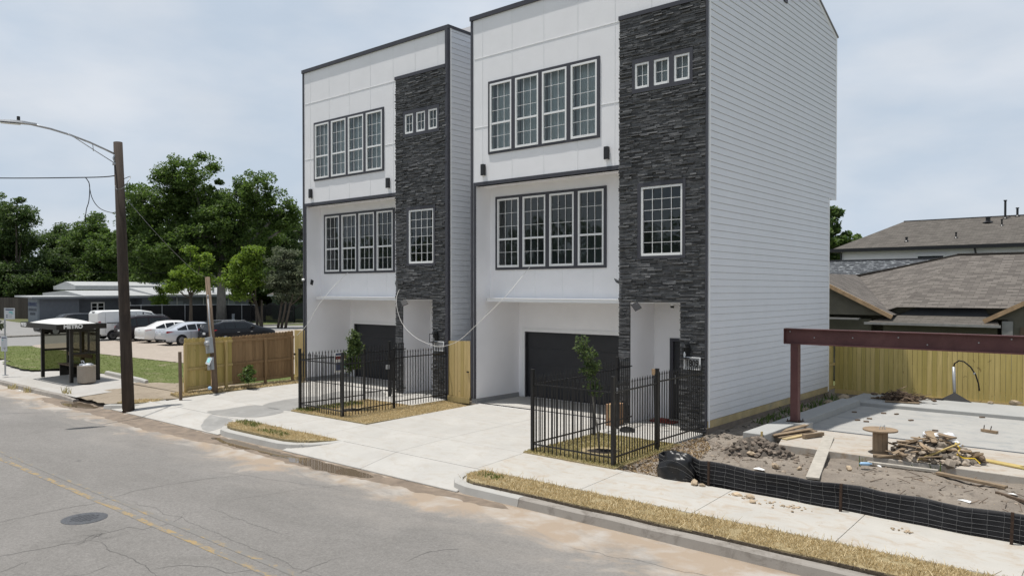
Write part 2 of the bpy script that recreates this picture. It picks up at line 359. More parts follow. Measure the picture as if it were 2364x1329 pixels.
# ------------------------------------------------------------------ townhouse (local: x -8.08..0, y back from the facade, z up)
WD=8.08
def sheet_holes(mb,x0,x1,z0,z1,y,holes,th):
    """upright wall in the x-z plane with rectangular openings and reveals"""
    xs=sorted({x0,x1,*[h[0] for h in holes],*[h[1] for h in holes]});zs=sorted({z0,z1,*[h[2] for h in holes],*[h[3] for h in holes]})
    xs=[x for x in xs if x0<=x<=x1];zs=[z for z in zs if z0<=z<=z1]
    for i in range(len(xs)-1):
        for j in range(len(zs)-1):
            cx,cz=(xs[i]+xs[i+1])/2,(zs[j]+zs[j+1])/2
            if any(h[0]<cx<h[1] and h[2]<cz<h[3] for h in holes): continue
            a,b,c,d=xs[i],xs[i+1],zs[j],zs[j+1]
            mb.quad((a,y,c),(b,y,c),(b,y,d),(a,y,d)); mb.quad((b,y+th,c),(a,y+th,c),(a,y+th,d),(b,y+th,d))
    for a,b,c,d in holes:
        mb.quad((a,y,c),(a,y,d),(a,y+th,d),(a,y+th,c));mb.quad((b,y,d),(b,y,c),(b,y+th,c),(b,y+th,d))
        mb.quad((a,y,d),(b,y,d),(b,y+th,d),(a,y+th,d));mb.quad((b,y,c),(a,y,c),(a,y+th,c),(b,y+th,c))
def window(root,x0,x1,z0,z1,y,cols,ups,lows,blind=False,fw=.055):
    m=MB();a,b=y-.045,y+.03
    m.box(x0,a,z0,x0+fw,b,z1).box(x1-fw,a,z0,x1,b,z1).box(x0+fw,a,z1-fw,x1-fw,b,z1).box(x0+fw,a-.012,z0,x1-fw,b,z0+fw+.012)
    ix0,ix1,iz0,iz1=x0+fw,x1-fw,z0+fw+.012,z1-fw
    zm=iz0+(iz1-iz0)*lows/(ups+lows) if lows else None
    if zm: m.box(ix0,a+.01,zm-.028,ix1,b,zm+.028)
    g=y-.012
    for i in range(1,cols):
        x=ix0+(ix1-ix0)*i/cols
        if zm:m.box(x-.006,g-.008,iz0,x+.006,g+.008,zm-.028).box(x-.006,g-.008,zm+.028,x+.006,g+.008,iz1)
        else: m.box(x-.006,g-.008,iz0,x+.006,g+.008,iz1)
    def hb(lo,hi,n):
        for j in range(1,n):
            z=lo+(hi-lo)*j/n
            for i in range(cols):
                xa=ix0+(ix1-ix0)*i/cols+.006;xb=ix0+(ix1-ix0)*(i+1)/cols-.006; m.box(xa,g-.007,z-.0055,xb,g+.007,z+.0055)
    if zm: hb(zm,iz1,ups);hb(iz0,zm,lows)
    else: hb(iz0,iz1,ups)
    w=m.build('window',m_vinyl,root)
    p=MB().quad((ix0,y+.004,iz0),(ix1,y+.004,iz0),(ix1,y+.004,iz1),(ix0,y+.004,iz1)); p.build('pane',m_glass,w)
    if blind:
        q=MB();n=16
        for i in range(n):
            xa=x0-.02+(x1-x0+.04)*i/n;xb=x0-.02+(x1-x0+.04)*(i+1)/n;o=.03*(i%2)
            q.quad((xa,y+.26+o,z0-.1),(xb,y+.29-o,z0-.1),(xb,y+.29-o,z1+.1),(xa,y+.26+o,z1+.1))
        q.build('blind',m_blind,w)
    return w
def trimframe(root,x0,x1,z0,z1,y,wins,th=.035,base=.0):
    m=MB(); sheet_holes(m,x0,x1,z0,z1,y-th,[w for w in wins],th)
    m.quad((x0,y-th,z0),(x0,y-th,z1),(x0,y+base,z1),(x0,y+base,z0));m.quad((x1,y-th,z1),(x1,y-th,z0),(x1,y+base,z0),(x1,y+base,z1))
    m.quad((x0,y-th,z1),(x1,y-th,z1),(x1,y+base,z1),(x0,y+base,z1));m.quad((x1,y-th,z0),(x0,y-th,z0),(x0,y+base,z0),(x1,y+base,z0))
    return m.build('window_trim',m_dtrim,root)
UP=[(-7.29,-6.41),(-6.26,-5.37),(-5.23,-4.34),(-4.19,-3.30)];UZ=(7.88,9.98)
LO=[(-7.58,-6.68),(-6.53,-5.63),(-5.48,-4.57),(-4.42,-3.52)];LZ=(4.31,6.49)
SM=[(-2.07,-1.64),(-1.50,-1.05),(-.91,-.47)];SZ=(8.93,9.60)
TA=(-1.88,-.66);TZ=(4.49,6.31)
PORT=(-2.22,-.72,0.0,3.24); REC=(-7.90,-2.52); RY=.68; GY=2.13; PY=1.27
TOP=12.2
def roofz(y):
    if y<1.3:return TOP
    if y<5.1:return TOP+(y-1.3)*.555
    return 12.36+(9.9-y)*.42 if y<=9.9 else 0
def siding(mb,sgn,x):
    z=.30
    while z<14.3:
        zt=z+.178;zc=min(z+.15,zt)
        y0=.055;y1=9.2 if z<6.6 else 9.9
        if z>TOP-.1:
            y0=max(y0,1.3+(zc-TOP)/.555) if zc>TOP else y0
        if z>12.2: y1=min(y1,9.9-(zc-12.36)/.42) if zc>12.36 else y1
        if y1-y0<.1: break
        a=x+sgn*.024;b=x+sgn*.008
        mb.add([(a,y0,z+.012),(a,y1,z+.012),(b,y1,zt),(b,y0,zt),(x,y0,z+.012),(x,y1,z+.012)],[(0,1,2,3) if sgn>0 else (3,2,1,0),(4,5,1,0) if sgn>0 else (0,1,5,4)])
        z=zt
def make_house():
    h=thing('townhouse','x','townhouse',(-8.67,17.78,0),'new three storey townhouses side by side',world=False)
    # front wall
    m=MB()
    holes=[(a,b,*UZ) for a,b in UP]+[(a,b,*SZ) for a,b in SM]+[(*TA,*TZ),PORT,(*REC,0.0,6.87)]
    sheet_holes(m,-WD,0,0,TOP,0,holes,.18)
    m.quad((-WD,0,0),(-WD,0,TOP),(-WD,.18,TOP),(-WD,.18,0))
    fw=m.build('front_wall',m_white,h)
    jt=lambda *q:MB().box(*q).build('panel_joint',m_wtrim,h)
    for x in (-7.62,-6.41,-5.19,-3.97,-2.73):
        cuts=[(6.99,TOP-.12)] if x>-3.2 or x<-7.4 else [(6.99,7.81),(10.06,TOP-.12)]
        for a,b in cuts: jt(x-.008,-.006,a,x+.008,0,b)
    for x in (-1.6,-.5): jt(x-.008,-.006,10.98,x+.008,0,TOP-.12)
    for z,iv in ((10.87,[(-WD+.12,-2.54)]),(8.70,[(-WD+.12,-7.37),(-3.2,-2.54)])):
        for a,b in iv: jt(a,-.009,z-.009,b,-.001,z+.009)
    for x in (-6.9,-6.05,-5.0,-3.9,-3.1): jt(x-.007,RY-.006,3.34,x+.007,RY,4.22)
    # recessed second floor and garage bay
    m=MB(); sheet_holes(m,REC[0],REC[1],3.33,6.87,RY,[(a,b,*LZ) for a,b in LO],.14)
    m.quad((REC[0],.18,0),(REC[0],.18,6.87),(REC[0],GY,6.87),(REC[0],GY,0)); m.quad((REC[1],.18,6.87),(REC[1],.18,0),(REC[1],GY,0),(REC[1],GY,6.87))
    m.quad((REC[0],.0,6.87),(REC[1],.0,6.87),(REC[1],RY,6.87),(REC[0],RY,6.87))
    m.quad((REC[0],RY,3.27),(REC[1],RY,3.27),(REC[1],GY,3.27),(REC[0],GY,3.27))
    sheet_holes(m,REC[0],REC[1],0.0,3.27,GY,[(-7.64,-2.76,0.0,2.2)],.14)
    m.build('recess_wall',m_white,h)
    m=MB().box(-7.74,.32,3.22,REC[1]-.002,RY-.002,3.31); m.box(-7.74,.30,3.31,REC[1]-.002,RY-.002,3.335)
    m.box(-7.74,.66,2.2+.10,-2.6,.661,2.301) if False else None
    m.build('ledge',m_wtrim,h,bevel=.004)
    m=MB().box(-7.76,GY-.03,0.02,-7.64,GY-.002,2.32).box(-7.64,GY-.03,2.2,-2.64,GY-.002,2.32); m.build('garage_trim',m_wtrim,h)
    m=MB()
    for i in range(4): m.box(-7.64,GY+.09,.03+i*.543,-2.76,GY+.13,.03+i*.543+.535)
    m.box(-7.64,GY+.10,.02,-2.76,GY+.14,2.2)
    m.build('garage_door',m_gdoor,h,bevel=.006)
    m=MB().box(-7.64,GY,.0,-7.60,GY+.088,2.2).box(-7.60,GY,2.16,-2.76,GY+.088,2.2);m.build('garage_jamb',m_gdoor,h)
    # porch
    m=MB();a,b,_,t=PORT
    m.quad((a,.18,0),(a,.18,t+.06),(a,PY,t+.06),(a,PY,0));m.quad((b,.18,t+.06),(b,.18,0),(b,PY,0),(b,PY,t+.06));m.quad((a,.18,t+.06),(b,.18,t+.06),(b,PY,t+.06),(a,PY,t+.06))
    sheet_holes(m,a,b,0,t+.06,PY,[(-1.72,-.78,0.0,2.26)],.14)
    m.build('porch_wall',m_white,h)
    m=MB().box(-1.72,PY-.03,0,-1.62,PY+.1,2.26).box(-.86,PY-.03,0,-.78,PY+.1,2.26).box(-1.62,PY-.03,2.17,-.86,PY+.1,2.26);fr=m.build('door_frame',m_dtrim,h,bevel=.004)
    m=MB().box(-1.62,PY+.04,.02,-.86,PY+.09,2.17);m.box(-1.53,PY+.025,.2,-.95,PY+.04,1.05).box(-1.53,PY+.025,1.2,-.95,PY+.04,2.05);d=m.build('front_door',m_gdoor,h,bevel=.004)
    MB().tube([(-1.55,PY-.02,1.0),(-1.55,PY-.02,1.25)],.012,6).build('handle',m_galv,d)
    # stone tower: courses of split stone, each its own block
    m=MB(); ex=[(-2.15,-.38,8.82,9.72),(-1.98,-.57,4.41,6.42),PORT]
    z=0.0
    while z<10.85:
        hh=random.choice((.026,.032,.038,.046)); z1=min(z+hh,10.86); zc=(z+z1)/2
        iv=[(-2.56,-.03)]
        for e in ex:
            if e[2]-.01<zc<e[3]+.01:
                n=[]
                for p,q in iv:
                    if e[0]>p:n.append((p,min(q,e[0])))
                    if e[1]<q:n.append((max(p,e[1]),q))
                iv=n
        for p,q in iv:
            x=p
            while x<q-.001:
                w=random.uniform(.09,.42); x1=min(x+w,q)
                if q-x1<.07:x1=q
                d=random.uniform(.025,.06) if random.random()<.82 else random.uniform(.06,.095)
                m.add([(x,-d,z),(x1,-d*random.uniform(.85,1.1),z),(x1,-d,z1-.003),(x,-d,z1-.003),(x,0,z),(x1,0,z),(x1,0,z1-.003),(x,0,z1-.003)],[(0,1,2,3),(3,2,6,7),(1,5,6,2),(0,3,7,4),(0,4,5,1)])
                x=x1
        z=z1
    m.build('stone_cladding',m_stone,h)
    MB().box(-2.57,-.085,10.86,-.085,-.002,10.97).build('stone_cap',m_dtrim,h)
    for q in ((-2.24,-.02,0,-2.222,.17,3.24),(-.718,-.02,0,-.70,.17,3.24)): MB().box(*q).build('stone_edge_trim',m_dtrim,h)
    # window groups
    trimframe(h,-7.36,-3.21,7.81,10.06,0,[(a,b,*UZ) for a,b in UP]); trimframe(h,-7.66,-3.43,4.23,6.57,RY,[(a,b,*LZ) for a,b in LO])
    trimframe(h,-2.15,-.38,8.82,9.72,-.03,[(a,b,*SZ) for a,b in SM],.035,.03); trimframe(h,-1.98,-.57,4.41,6.42,-.03,[(*TA,*TZ)],.035,.03)
    for a,b in UP: window(h,a,b,*UZ,0.01,3,3,2,True)
    for a,b in LO: window(h,a,b,*LZ,RY+.01,3,3,2)
    for a,b in SM: window(h,a,b,*SZ,-.005,2,2,0,True,.05)
    window(h,*TA,*TZ,-.005,4,6,0)
    # dark bands and corner boards
    m=MB().box(REC[0]-.09,-.03,.14,REC[0],.012,6.87).box(REC[0]-.09,-.03,6.87,REC[1]-.06,.012,6.98); m.build('band_trim',m_dtrim,h)
    MB().box(-WD-.03,-.028,.14,-WD+.05,.09,TOP-.10).build('corner_board',m_dtrim,h)
    m=MB().box(-WD-.05,-.06,TOP-.10,.05,.02,TOP+.03); m.box(.018,.02,TOP-.06,.05,1.3,TOP+.03).box(-WD-.05,.02,TOP-.06,-WD-.018,1.3,TOP+.03);m.build('roof_edge',m_dtrim,h)
    # sides, back, roof
    prof=[(0.0,.10),(9.2,.10),(9.2,6.73),(9.9,6.73),(9.9,12.36),(5.1,14.31),(1.3,TOP),(0.0,TOP)]
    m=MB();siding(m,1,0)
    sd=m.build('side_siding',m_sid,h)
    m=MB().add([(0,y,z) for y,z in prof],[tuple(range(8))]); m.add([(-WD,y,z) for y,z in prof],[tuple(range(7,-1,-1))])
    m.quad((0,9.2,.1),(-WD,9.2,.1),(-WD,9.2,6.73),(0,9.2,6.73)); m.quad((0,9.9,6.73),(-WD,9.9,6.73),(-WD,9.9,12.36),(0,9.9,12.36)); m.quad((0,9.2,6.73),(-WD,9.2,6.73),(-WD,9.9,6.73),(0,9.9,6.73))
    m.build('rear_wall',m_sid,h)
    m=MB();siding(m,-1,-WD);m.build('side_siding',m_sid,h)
    m=MB().box(.0,.055,.13,.024,.13,TOP-.06).box(0,9.1,.13,.024,9.202,6.73).box(0,9.80,6.71,.024,9.902,12.36).beam((.012,9.9,12.30),(.012,5.1,14.25),.024,.13)
    m.box(0,9.1,6.70,.024,9.80,6.73)
    m.build('corner_trim',m_wtrim,h)
    m=MB().ext([(-WD-.06,1.3,TOP),(-WD-.06,5.1,14.31),(-WD-.06,9.95,12.34),(-WD-.06,9.95,12.39),(-WD-.06,5.1,14.37),(-WD-.06,1.3,TOP+.06)],(WD+.12,0,0)); m.box(-WD,.0,TOP-.02,0,1.3,TOP+.01);m.build('roof',m_roofm,h)
    m=MB().box(.0,4.98,12.2,.05,5.22,12.75); m.build('gable_vent',m_dtrim,h)
    m=MB()
    for z in (3.30,6.90): m.box(-WD+.02,GY+.2 if z<4 else RY+.2,z,-.02,9.1,z+.02)
    m.build('floor_inside',m_floor,h)
    m=MB().box(-WD+.02,.2,10.4,-.02,9.1,10.42).box(-WD+.02,RY+.2,6.70,-.02,9.1,6.72).box(-WD+.02,4.2,3.4,-.02,4.3,6.6).box(-WD+.02,3.6,7.0,-.02,3.7,10.3); m.build('ceiling_inside',m_ceil,h)
    m=MB().box(.001,.0,.11,.02,9.2,.298);m.build('base_board',m_treated,h)
    MB().box(-.03,.0,-.3,.012,9.2,.11).build('foundation',m_found,h);MB().box(-WD-.012,-.012,-.05,REC[0]+.02,GY-.03,.14).build('plinth',m_conc,h)
    # fixtures
    for x in (-7.55,-2.96):
        l=MB().box(x-.065,-.11,7.17,x+.065,-.005,7.52).build('wall_light',m_blackm,h,bevel=.008); MB().box(x-.05,-.095,7.165,x+.05,-.02,7.1695).build('lens',m_vinyl,l)
    x,z=-.52,1.86
    m=MB().box(x-.07,-.09,z-.02,x+.09,-.06,z+.36); m.box(x-.10,-.29,z,x+.10,-.095,z+.02).box(x-.10,-.29,z+.27,x+.10,-.095,z+.29)
    for dx in (-.09,.09):
        for y in(-.28,-.105): m.box(x+dx-.008,y-.008,z+.02,x+dx+.008,y+.008,z+.27)
    m.lathe([(.07,.29),(.03,.36)],(x,-.19,z),8)
    l=m.build('lantern',m_blackm,h); MB().lathe([(.02,.04),(.03,.1),(.012,.17)],(x,-.19,z),8).build('bulb',m_vinyl,l)
    m=MB().box(-.56,-.105,1.60,-.14,-.075,1.88);pl=m.build('address_plaque',m_conc,h); 
    m=MB().box(-.58,-.115,1.58,-.12,-.09,1.605).box(-.58,-.115,1.875,-.12,-.09,1.90).box(-.58,-.115,1.605,-.555,-.09,1.875).box(-.145,-.115,1.605,-.12,-.09,1.875);m.build('plaque_frame',m_wtrim,pl)
    f=MB().beam((-3.0,.52,3.88),(-2.86,.40,3.78),.16,.02,(0,.5,1)).build('solar_light',m_blackm,h); MB().box(-2.98,.52,3.8,-2.92,RY,3.86).build('arm',m_vinyl,f)
    f=MB().beam((-1.98,-.22,3.24),(-1.83,-.24,3.08),.2,.03,(0,-.6,1)).build('flood_light',m_blackm,h); MB().box(-2.06,-.16,3.14,-1.97,-.06,3.24).box(-2.06,-.2,3.2,-1.9,-.17,3.23).build('bracket',m_vinyl,f)
    c=MB().lathe([(.06,0),(.06,.05),(.045,.06)],(-1.55,PY-.2,3.16),12).build('camera_dome',m_vinyl,h);MB().lathe([(.045,-.06),(.055,0)],(-1.55,PY-.2,3.16),12).build('lens',m_blackm,c)
    return h
hR=make_house()
hL=copy_tree(hR); hL.location.x-=9.13
hR['label']='white and dark stone townhouse nearest the vacant lot, its tall sided wall facing the lot'
hL['label']='white and dark stone townhouse farther from the camera, beside the wooden fence and power meter'
pl=[o for o in hR.children if o.name.startswith('address_plaque')][0]
text('1809',.24,m_blackm,'house_number',faceM((-.35,-.108,1.735),(1,0,0),(0,0,1)),pl,.006,sx=.75,bold=.004)
MB().box(-.085,-.012,10.98,-.02,.0,TOP-.1).build('edge_panel',m_wtrim,hR)
MB().box(-.02,-.07,.14,.022,.0,TOP-.10).build('corner_board',m_dtrim,hR)
MB().box(-.09,-.075,.14,.028,.055,TOP-.10).build('corner_board',m_dtrim,hL)
# extra pieces seen only on the far house
f=MB().lathe([(.05,0),(.06,.06),(.03,.09)],(-8.0,-.09,3.95),12).build('camera_dome',m_vinyl,hL);MB().lathe([(.04,-.04),(.05,0)],(-8.0,-.09,3.95),12).build('lens',m_blackm,f)
f=MB().beam((-7.78,.18,3.98),(-7.70,.08,3.80),.12,.02,(1,0,.3)).build('solar_light',m_blackm,hL);MB().box(-7.9,.16,3.9,-7.76,.2,3.94).build('arm',m_vinyl,f)
# ------------------------------------------------------------------ ground, road, paving
from mathutils import noise as MN
def pz(x,y):      # level of footways and yards
    if y<11.68: return -.19
    if y<13.25: return -.13+(y-11.68)/1.57*.07
    if y<17.6: return -.06+(y-13.25)/4.35*.06
    return 0
def conc_mat(name,base,stain,amt=.5,fine=.10):
    m,t,b,v=newmat(name)
    c=mixc(t,ramp(t,noise(t,v,.9,6,.65,.4),.3,.72),[x*.90 for x in base],[x*1.06 for x in base])
    c=mixc(t,ramp(t,noise(t,v,2.2,8,.75,.6,(1,1.8,1)),.49,.66,(0,)*3,(amt,)*3),c,stain)
    c=mixc(t,ramp(t,noise(t,v,55,3,.7),.25,.75,(0,)*3,(fine,)*3),c,[x*.6 for x in base])
    c=mixc(t,ramp(t,noise(t,v,16,2,.5),.72,.76,(0,)*3,(amt*.7,)*3),c,[x*.5 for x in stain])
    t.links.new(c,b.inputs['Base Color']); b.inputs['Roughness'].default_value=.9; b.inputs['Specular IOR Level'].default_value=.2
    bump(t,b,noise(t,v,70,3,.7),.12,.01); return m
m_drive=conc_mat('new_concrete',(.455,.44,.41),(.37,.325,.27),.45,.08)
m_walk=conc_mat('footway_concrete',(.465,.445,.405),(.38,.29,.20),.6,.14)
m_pad=conc_mat('bus_pad_concrete',(.42,.405,.38),(.33,.28,.23),.4,.12)
m_slab=conc_mat('slab_concrete',(.40,.39,.365),(.26,.275,.28),.75,.18)
m_apron=conc_mat('dusty_concrete',(.44,.405,.355),(.34,.25,.17),.9,.16)
m_beamc=conc_mat('grade_beam_concrete',(.38,.38,.365),(.33,.31,.28),.35,.1)
m_curbn=conc_mat('new_curb',(.42,.41,.385),(.36,.33,.29),.4,.08)
m_curbo=conc_mat('old_curb',(.31,.285,.255),(.165,.145,.125),.9,.2)
m_gravel=conc_mat('sandy_lot',(.40,.345,.29),(.26,.215,.17),.6,.25)
m_street=conc_mat('side_street',(.27,.265,.255),(.22,.21,.2),.4,.2)
def road_mat():
    m,t,b,v=newmat('asphalt')
    sp=nn(t,'SeparateXYZ'); t.links.new(v,sp.inputs[0])
    c=mixc(t,ramp(t,noise(t,v,.55,6,.65,.5,(.55,1,1)),.3,.7),(.200,.190,.177),(.258,.245,.230))
    c=mixc(t,ramp(t,noise(t,v,30,4,.75),.28,.72),mixc(t,1,c,(.74,.74,.74),'MULTIPLY'),mixc(t,1,c,(1.22,1.22,1.22),'MULTIPLY'))
    c=mixc(t,ramp(t,noise(t,v,85,2,.7),.62,.72,(0,)*3,(.6,)*3),c,(.42,.405,.38))
    c=mixc(t,ramp(t,noise(t,v,62,2,.6),.68,.76,(0,)*3,(.55,)*3),c,(.10,.10,.098))
    c=mixc(t,ramp(t,noise(t,v,13,5,.8),.3,.7,(0,)*3,(.5,)*3),mixc(t,1,c,(.80,.80,.80),'MULTIPLY'),mixc(t,1,c,(1.12,1.12,1.12),'MULTIPLY'))
    # oil specks and dark patches
    c=mixc(t,ramp(t,noise(t,v,2.6,3,.55,.5,(.8,1.4,1)),.70,.76,(0,)*3,(.55,)*3),c,(.10,.098,.094))
    # sand and dust washed towards the gutter: irregular edge, widest at the kerb
    w=noise(t,v,.8,7,.68,.7,(.5,1,1))
    def band(y0,y1,k):
        a=nn(t,'MapRange'); t.links.new(sp.outputs[1],a.inputs[0]); a.inputs[1].default_value=y0;a.inputs[2].default_value=y1;a.inputs[3].default_value=0;a.inputs[4].default_value=1
        ad=nn(t,'Math',operation='MULTIPLY_ADD'); t.links.new(w,ad.inputs[0]); ad.inputs[1].default_value=k
        t.links.new(a.outputs[0],ad.inputs[2]); hf=nn(t,'Math',operation='MULTIPLY'); t.links.new(ad.outputs[0],hf.inputs[0]); hf.inputs[1].default_value=.5; return hf.outputs[0]
    c=mixc(t,ramp(t,band(7.4,10.6,1.4),.48,.85,(0,)*3,(.55,)*3),c,(.34,.31,.275))
    c=mixc(t,ramp(t,band(8.3,10.7,1.7),.61,.76,(0,)*3,(.8,)*3),c,mixc(t,ramp(t,noise(t,v,1.3,5,.6,.3),.42,.6),(.36,.28,.205),(.44,.40,.355)))
    c=mixc(t,ramp(t,band(9.9,10.65,1.0),.66,.76,(0,)*3,(.7,)*3),c,(.26,.20,.145))
    t.links.new(c,b.inputs['Base Color']); b.inputs['Roughness'].default_value=.92; b.inputs['Specular IOR Level'].default_value=.2
    bump(t,b,noise(t,v,80,3,.7),.35,.012); return m
m_road=road_mat()
def ground_mat(name,a,b_,c_,s=.6,bm=.4):
    m,t,b,v=newmat(name)
    c=mixc(t,ramp(t,noise(t,v,s,7,.7,.5),.34,.66),a,b_)
    c=mixc(t,ramp(t,noise(t,v,s*3.1,6,.7,.4),.55,.68),c,c_)
    c=mixc(t,ramp(t,noise(t,v,26,4,.75),.25,.75,(0,)*3,(.4,)*3),c,[x*.45 for x in a])
    t.links.new(c,b.inputs['Base Color']); b.inputs['Roughness'].default_value=.95; b.inputs['Specular IOR Level'].default_value=.15
    bump(t,b,noise(t,v,22,6,.75),bm,.04); return m
m_dirt=ground_mat('clay_dirt',(.25,.215,.18),(.37,.32,.265),(.175,.15,.125),1.1,.9)
m_clod=ground_mat('dug_soil',(.13,.112,.095),(.20,.17,.14),(.09,.08,.07),2,.8)
m_lawn=ground_mat('lawn_soil',(.105,.135,.038),(.16,.18,.065),(.29,.25,.165),.35,.6)
m_straw=ground_mat('dormant_sod',(.34,.27,.15),(.45,.37,.22),(.26,.215,.11),1.2,.8)
m_base=ground_mat('far_ground',(.09,.11,.045),(.15,.15,.075),(.2,.18,.12),.15,.3)
m_soil=ground_mat('bare_soil',(.30,.25,.19),(.38,.32,.25),(.20,.165,.12),.8,.7)
# base sheet, stepped down under the road
m=MB()
m.quad((-700,-700,-.5),(500,-700,-.5),(500,10.9,-.5),(-700,10.9,-.5));m.quad((-30,10.9,-.5),(500,10.9,-.5),(500,28.5,-.5),(-30,28.5,-.5))
m.quad((-700,10.9,-.5),(-30,10.9,-.5),(-30,11.2,-.30),(-700,11.2,-.30)).quad((-700,11.2,-.30),(-30,11.2,-.30),(-30,13.5,-.20),(-700,13.5,-.20)).quad((-700,13.5,-.20),(-30,13.5,-.20),(-30,14.2,-.035),(-700,14.2,-.035)).quad((-700,14.2,-.035),(-30,14.2,-.035),(-30,28.5,-.035),(-700,28.5,-.035)).quad((-30,28.5,-.5),(500,28.5,-.5),(500,28.8,-.035),(-30,28.8,-.035)).quad((-700,28.5,-.035),(-30,28.5,-.035),(-30,28.8,-.035),(-700,28.8,-.035)).quad((-700,28.8,-.035),(500,28.8,-.035),(500,700,-.035),(-700,700,-.035))
struct(m.build('ground',m_base))
struct(MB().quad((-300,-3.5,-.35),(120,-3.5,-.35),(120,11.2,-.35),(-300,11.2,-.35)).build('road',m_road))
m=MB().quad((-66,10.72,-.345),(-55,10.72,-.345),(-55,14,-.02),(-66,14,-.02)).quad((-66,14,-.02),(-55,14,-.02),(-58.5,37,-.02),(-67.5,37,-.02)).quad((-67.5,37,-.02),(-58.5,37,-.02),(-66,85,-.02),(-74,85,-.02))
struct(m.build('side_street',m_street))
def slabs(name,mat,L):
    m=MB()
    for x0,y0,x1,y1,*zz in L:
        za,zb=zz if zz else (pz(0,y0+.001),pz(0,y1-.001)); g=.005
        m.add([(x0+g,y0+g,za-.2),(x1-g,y0+g,za-.2),(x1-g,y1-g,zb-.2),(x0+g,y1-g,zb-.2),(x0+g,y0+g,za),(x1-g,y0+g,za),(x1-g,y1-g,zb),(x0+g,y1-g,zb)],[(4,5,6,7),(0,1,5,4),(1,2,6,5),(2,3,7,6),(3,0,4,7)])
        m.quad((x0-g,y0-g,za-.011),(x1+g,y0-g,za-.011),(x1+g,y1+g,zb-.011),(x0-g,y1+g,zb-.011))
    return struct(m.build(name,mat,bevel=.004))
xs=[-10.88,-8.25,-5.95,-3.65,-1.35,.95,3.25,5.55,7.9]
slabs('footway',m_walk,[(xs[i],11.68,xs[i+1],13.25) for i in range(len(xs)-1)])
slabs('footway',m_drive,[(-20.0,11.72,-18.2,13.25),(-18.2,11.72,-16.42,13.25)])
slabs('driveway',m_drive,[(a,y0,b,y1,*z) for a,b in((-16.42,-13.4),(-13.4,-10.88)) for y0,y1,*z in((11.68,13.25),(13.25,15.6),(15.6,17.8,-.028,.0))]+[(-16.54,17.8,-11.22,19.94,0,0),(-16.42,10.64,-13.4,11.68,-.325,-.135),(-13.4,10.64,-10.45,11.68,-.325,-.135)])
slabs('driveway',m_drive,[(a,y0,b,y1,*z) for a,b in((-25.4,-22.8),(-22.8,-20.0)) for y0,y1,*z in((11.68,13.25),(13.25,15.6),(15.6,17.8,-.028,.0))]+[(-25.67,17.8,-20.35,19.94,0,0),(-26.5,10.64,-22.8,11.68,-.325,-.135),(-22.8,10.64,-19.5,11.68,-.325,-.135)])
slabs('porch_floor',m_drive,[(-10.88,16.2,-8.75,17.76,-.015,0),(-10.88,17.76,-9.4,19.2,.01,.01)])
slabs('porch_floor',m_drive,[(-20.0,16.2,-17.88,17.76,-.015,0),(-20.0,17.76,-18.5,19.2,.01,.01)])
m=MB()
for i in range(14):
    a,b=-46+i*1.2,-46+(i+1)*1.2
    m.quad((a,10.62,-.20),(b,10.62,-.20),(b,11.7,-.13),(a,11.7,-.13)).quad((a,11.7,-.13),(b,11.7,-.13),(b,13.75,-.03),(a,13.75,-.03))
struct(m.build('bus_stop_pad',m_pad))
def kerb(name,mat,path,w=.2,zr=-.36,close=False):
    m=MB();n=len(path);prof=[(0,0),(.03,.86),(.06,.97),(.09,1),(w,1),(w+.01,0)]
    vs=[]
    for i,(x,y,top) in enumerate(path):
        a=Vector(path[max(i-1,0)][:2]);b=Vector(path[min(i+1,n-1)][:2]);d=(b-a).normalized();nr=Vector((-d.y,d.x))
        for o,t in prof: vs.append((x+nr.x*o,y+nr.y*o,zr+(top-zr)*t))
    k=len(prof);fs=[(i*k+j,(i+1)*k+j,(i+1)*k+j+1,i*k+j+1) for i in range(n-1) for j in range(k-1)]
    fs+=[tuple(range(k)),tuple(range((n-1)*k+k-1,(n-1)*k-1,-1))]
    return struct(m.add(vs,fs).build(name,mat,smooth=False))
kerb('kerb',m_curbo,[(-46,10.45,-.2)]+[(-46+i*1.3+random.uniform(-.1,.1),10.45+random.uniform(-.02,.02),-.2+random.uniform(-.015,.012)) for i in range(1,13)]+[(-29.2,10.5,-.27)])
kerb('kerb',m_curbn,[(-26.75,10.55,-.22),(-26.35,10.62,-.19),(-25.95,10.85,-.18),(-25.72,11.2,-.18),(-25.6,11.6,-.16),(-25.5,12.1,-.13)])
kerb('kerb',m_curbn,[(-20.15,11.7,-.16),(-20.1,11.35,-.18),(-19.95,11.0,-.19),(-19.6,10.74,-.19),(-19.2,10.65,-.19),(-17.5,10.64,-.19),(-16.7,10.66,-.19),(-16.3,10.78,-.19),(-15.85,11.05,-.18),(-15.5,11.4,-.15),(-15.3,11.66,-.13)])
kerb('kerb',m_curbn,[(-11.05,11.7,-.14),(-11.03,11.35,-.18),(-10.92,11.02,-.19),(-10.65,10.76,-.19),(-10.25,10.65,-.19),(-8.9,10.64,-.19)])
pth=[(-8.89,10.64,-.19)];x=-8.3
while x<8: pth.append((x,10.63+random.uniform(-.012,.012),-.19+random.uniform(-.012,.01)));x+=.7
kerb('kerb',m_curbo,pth)
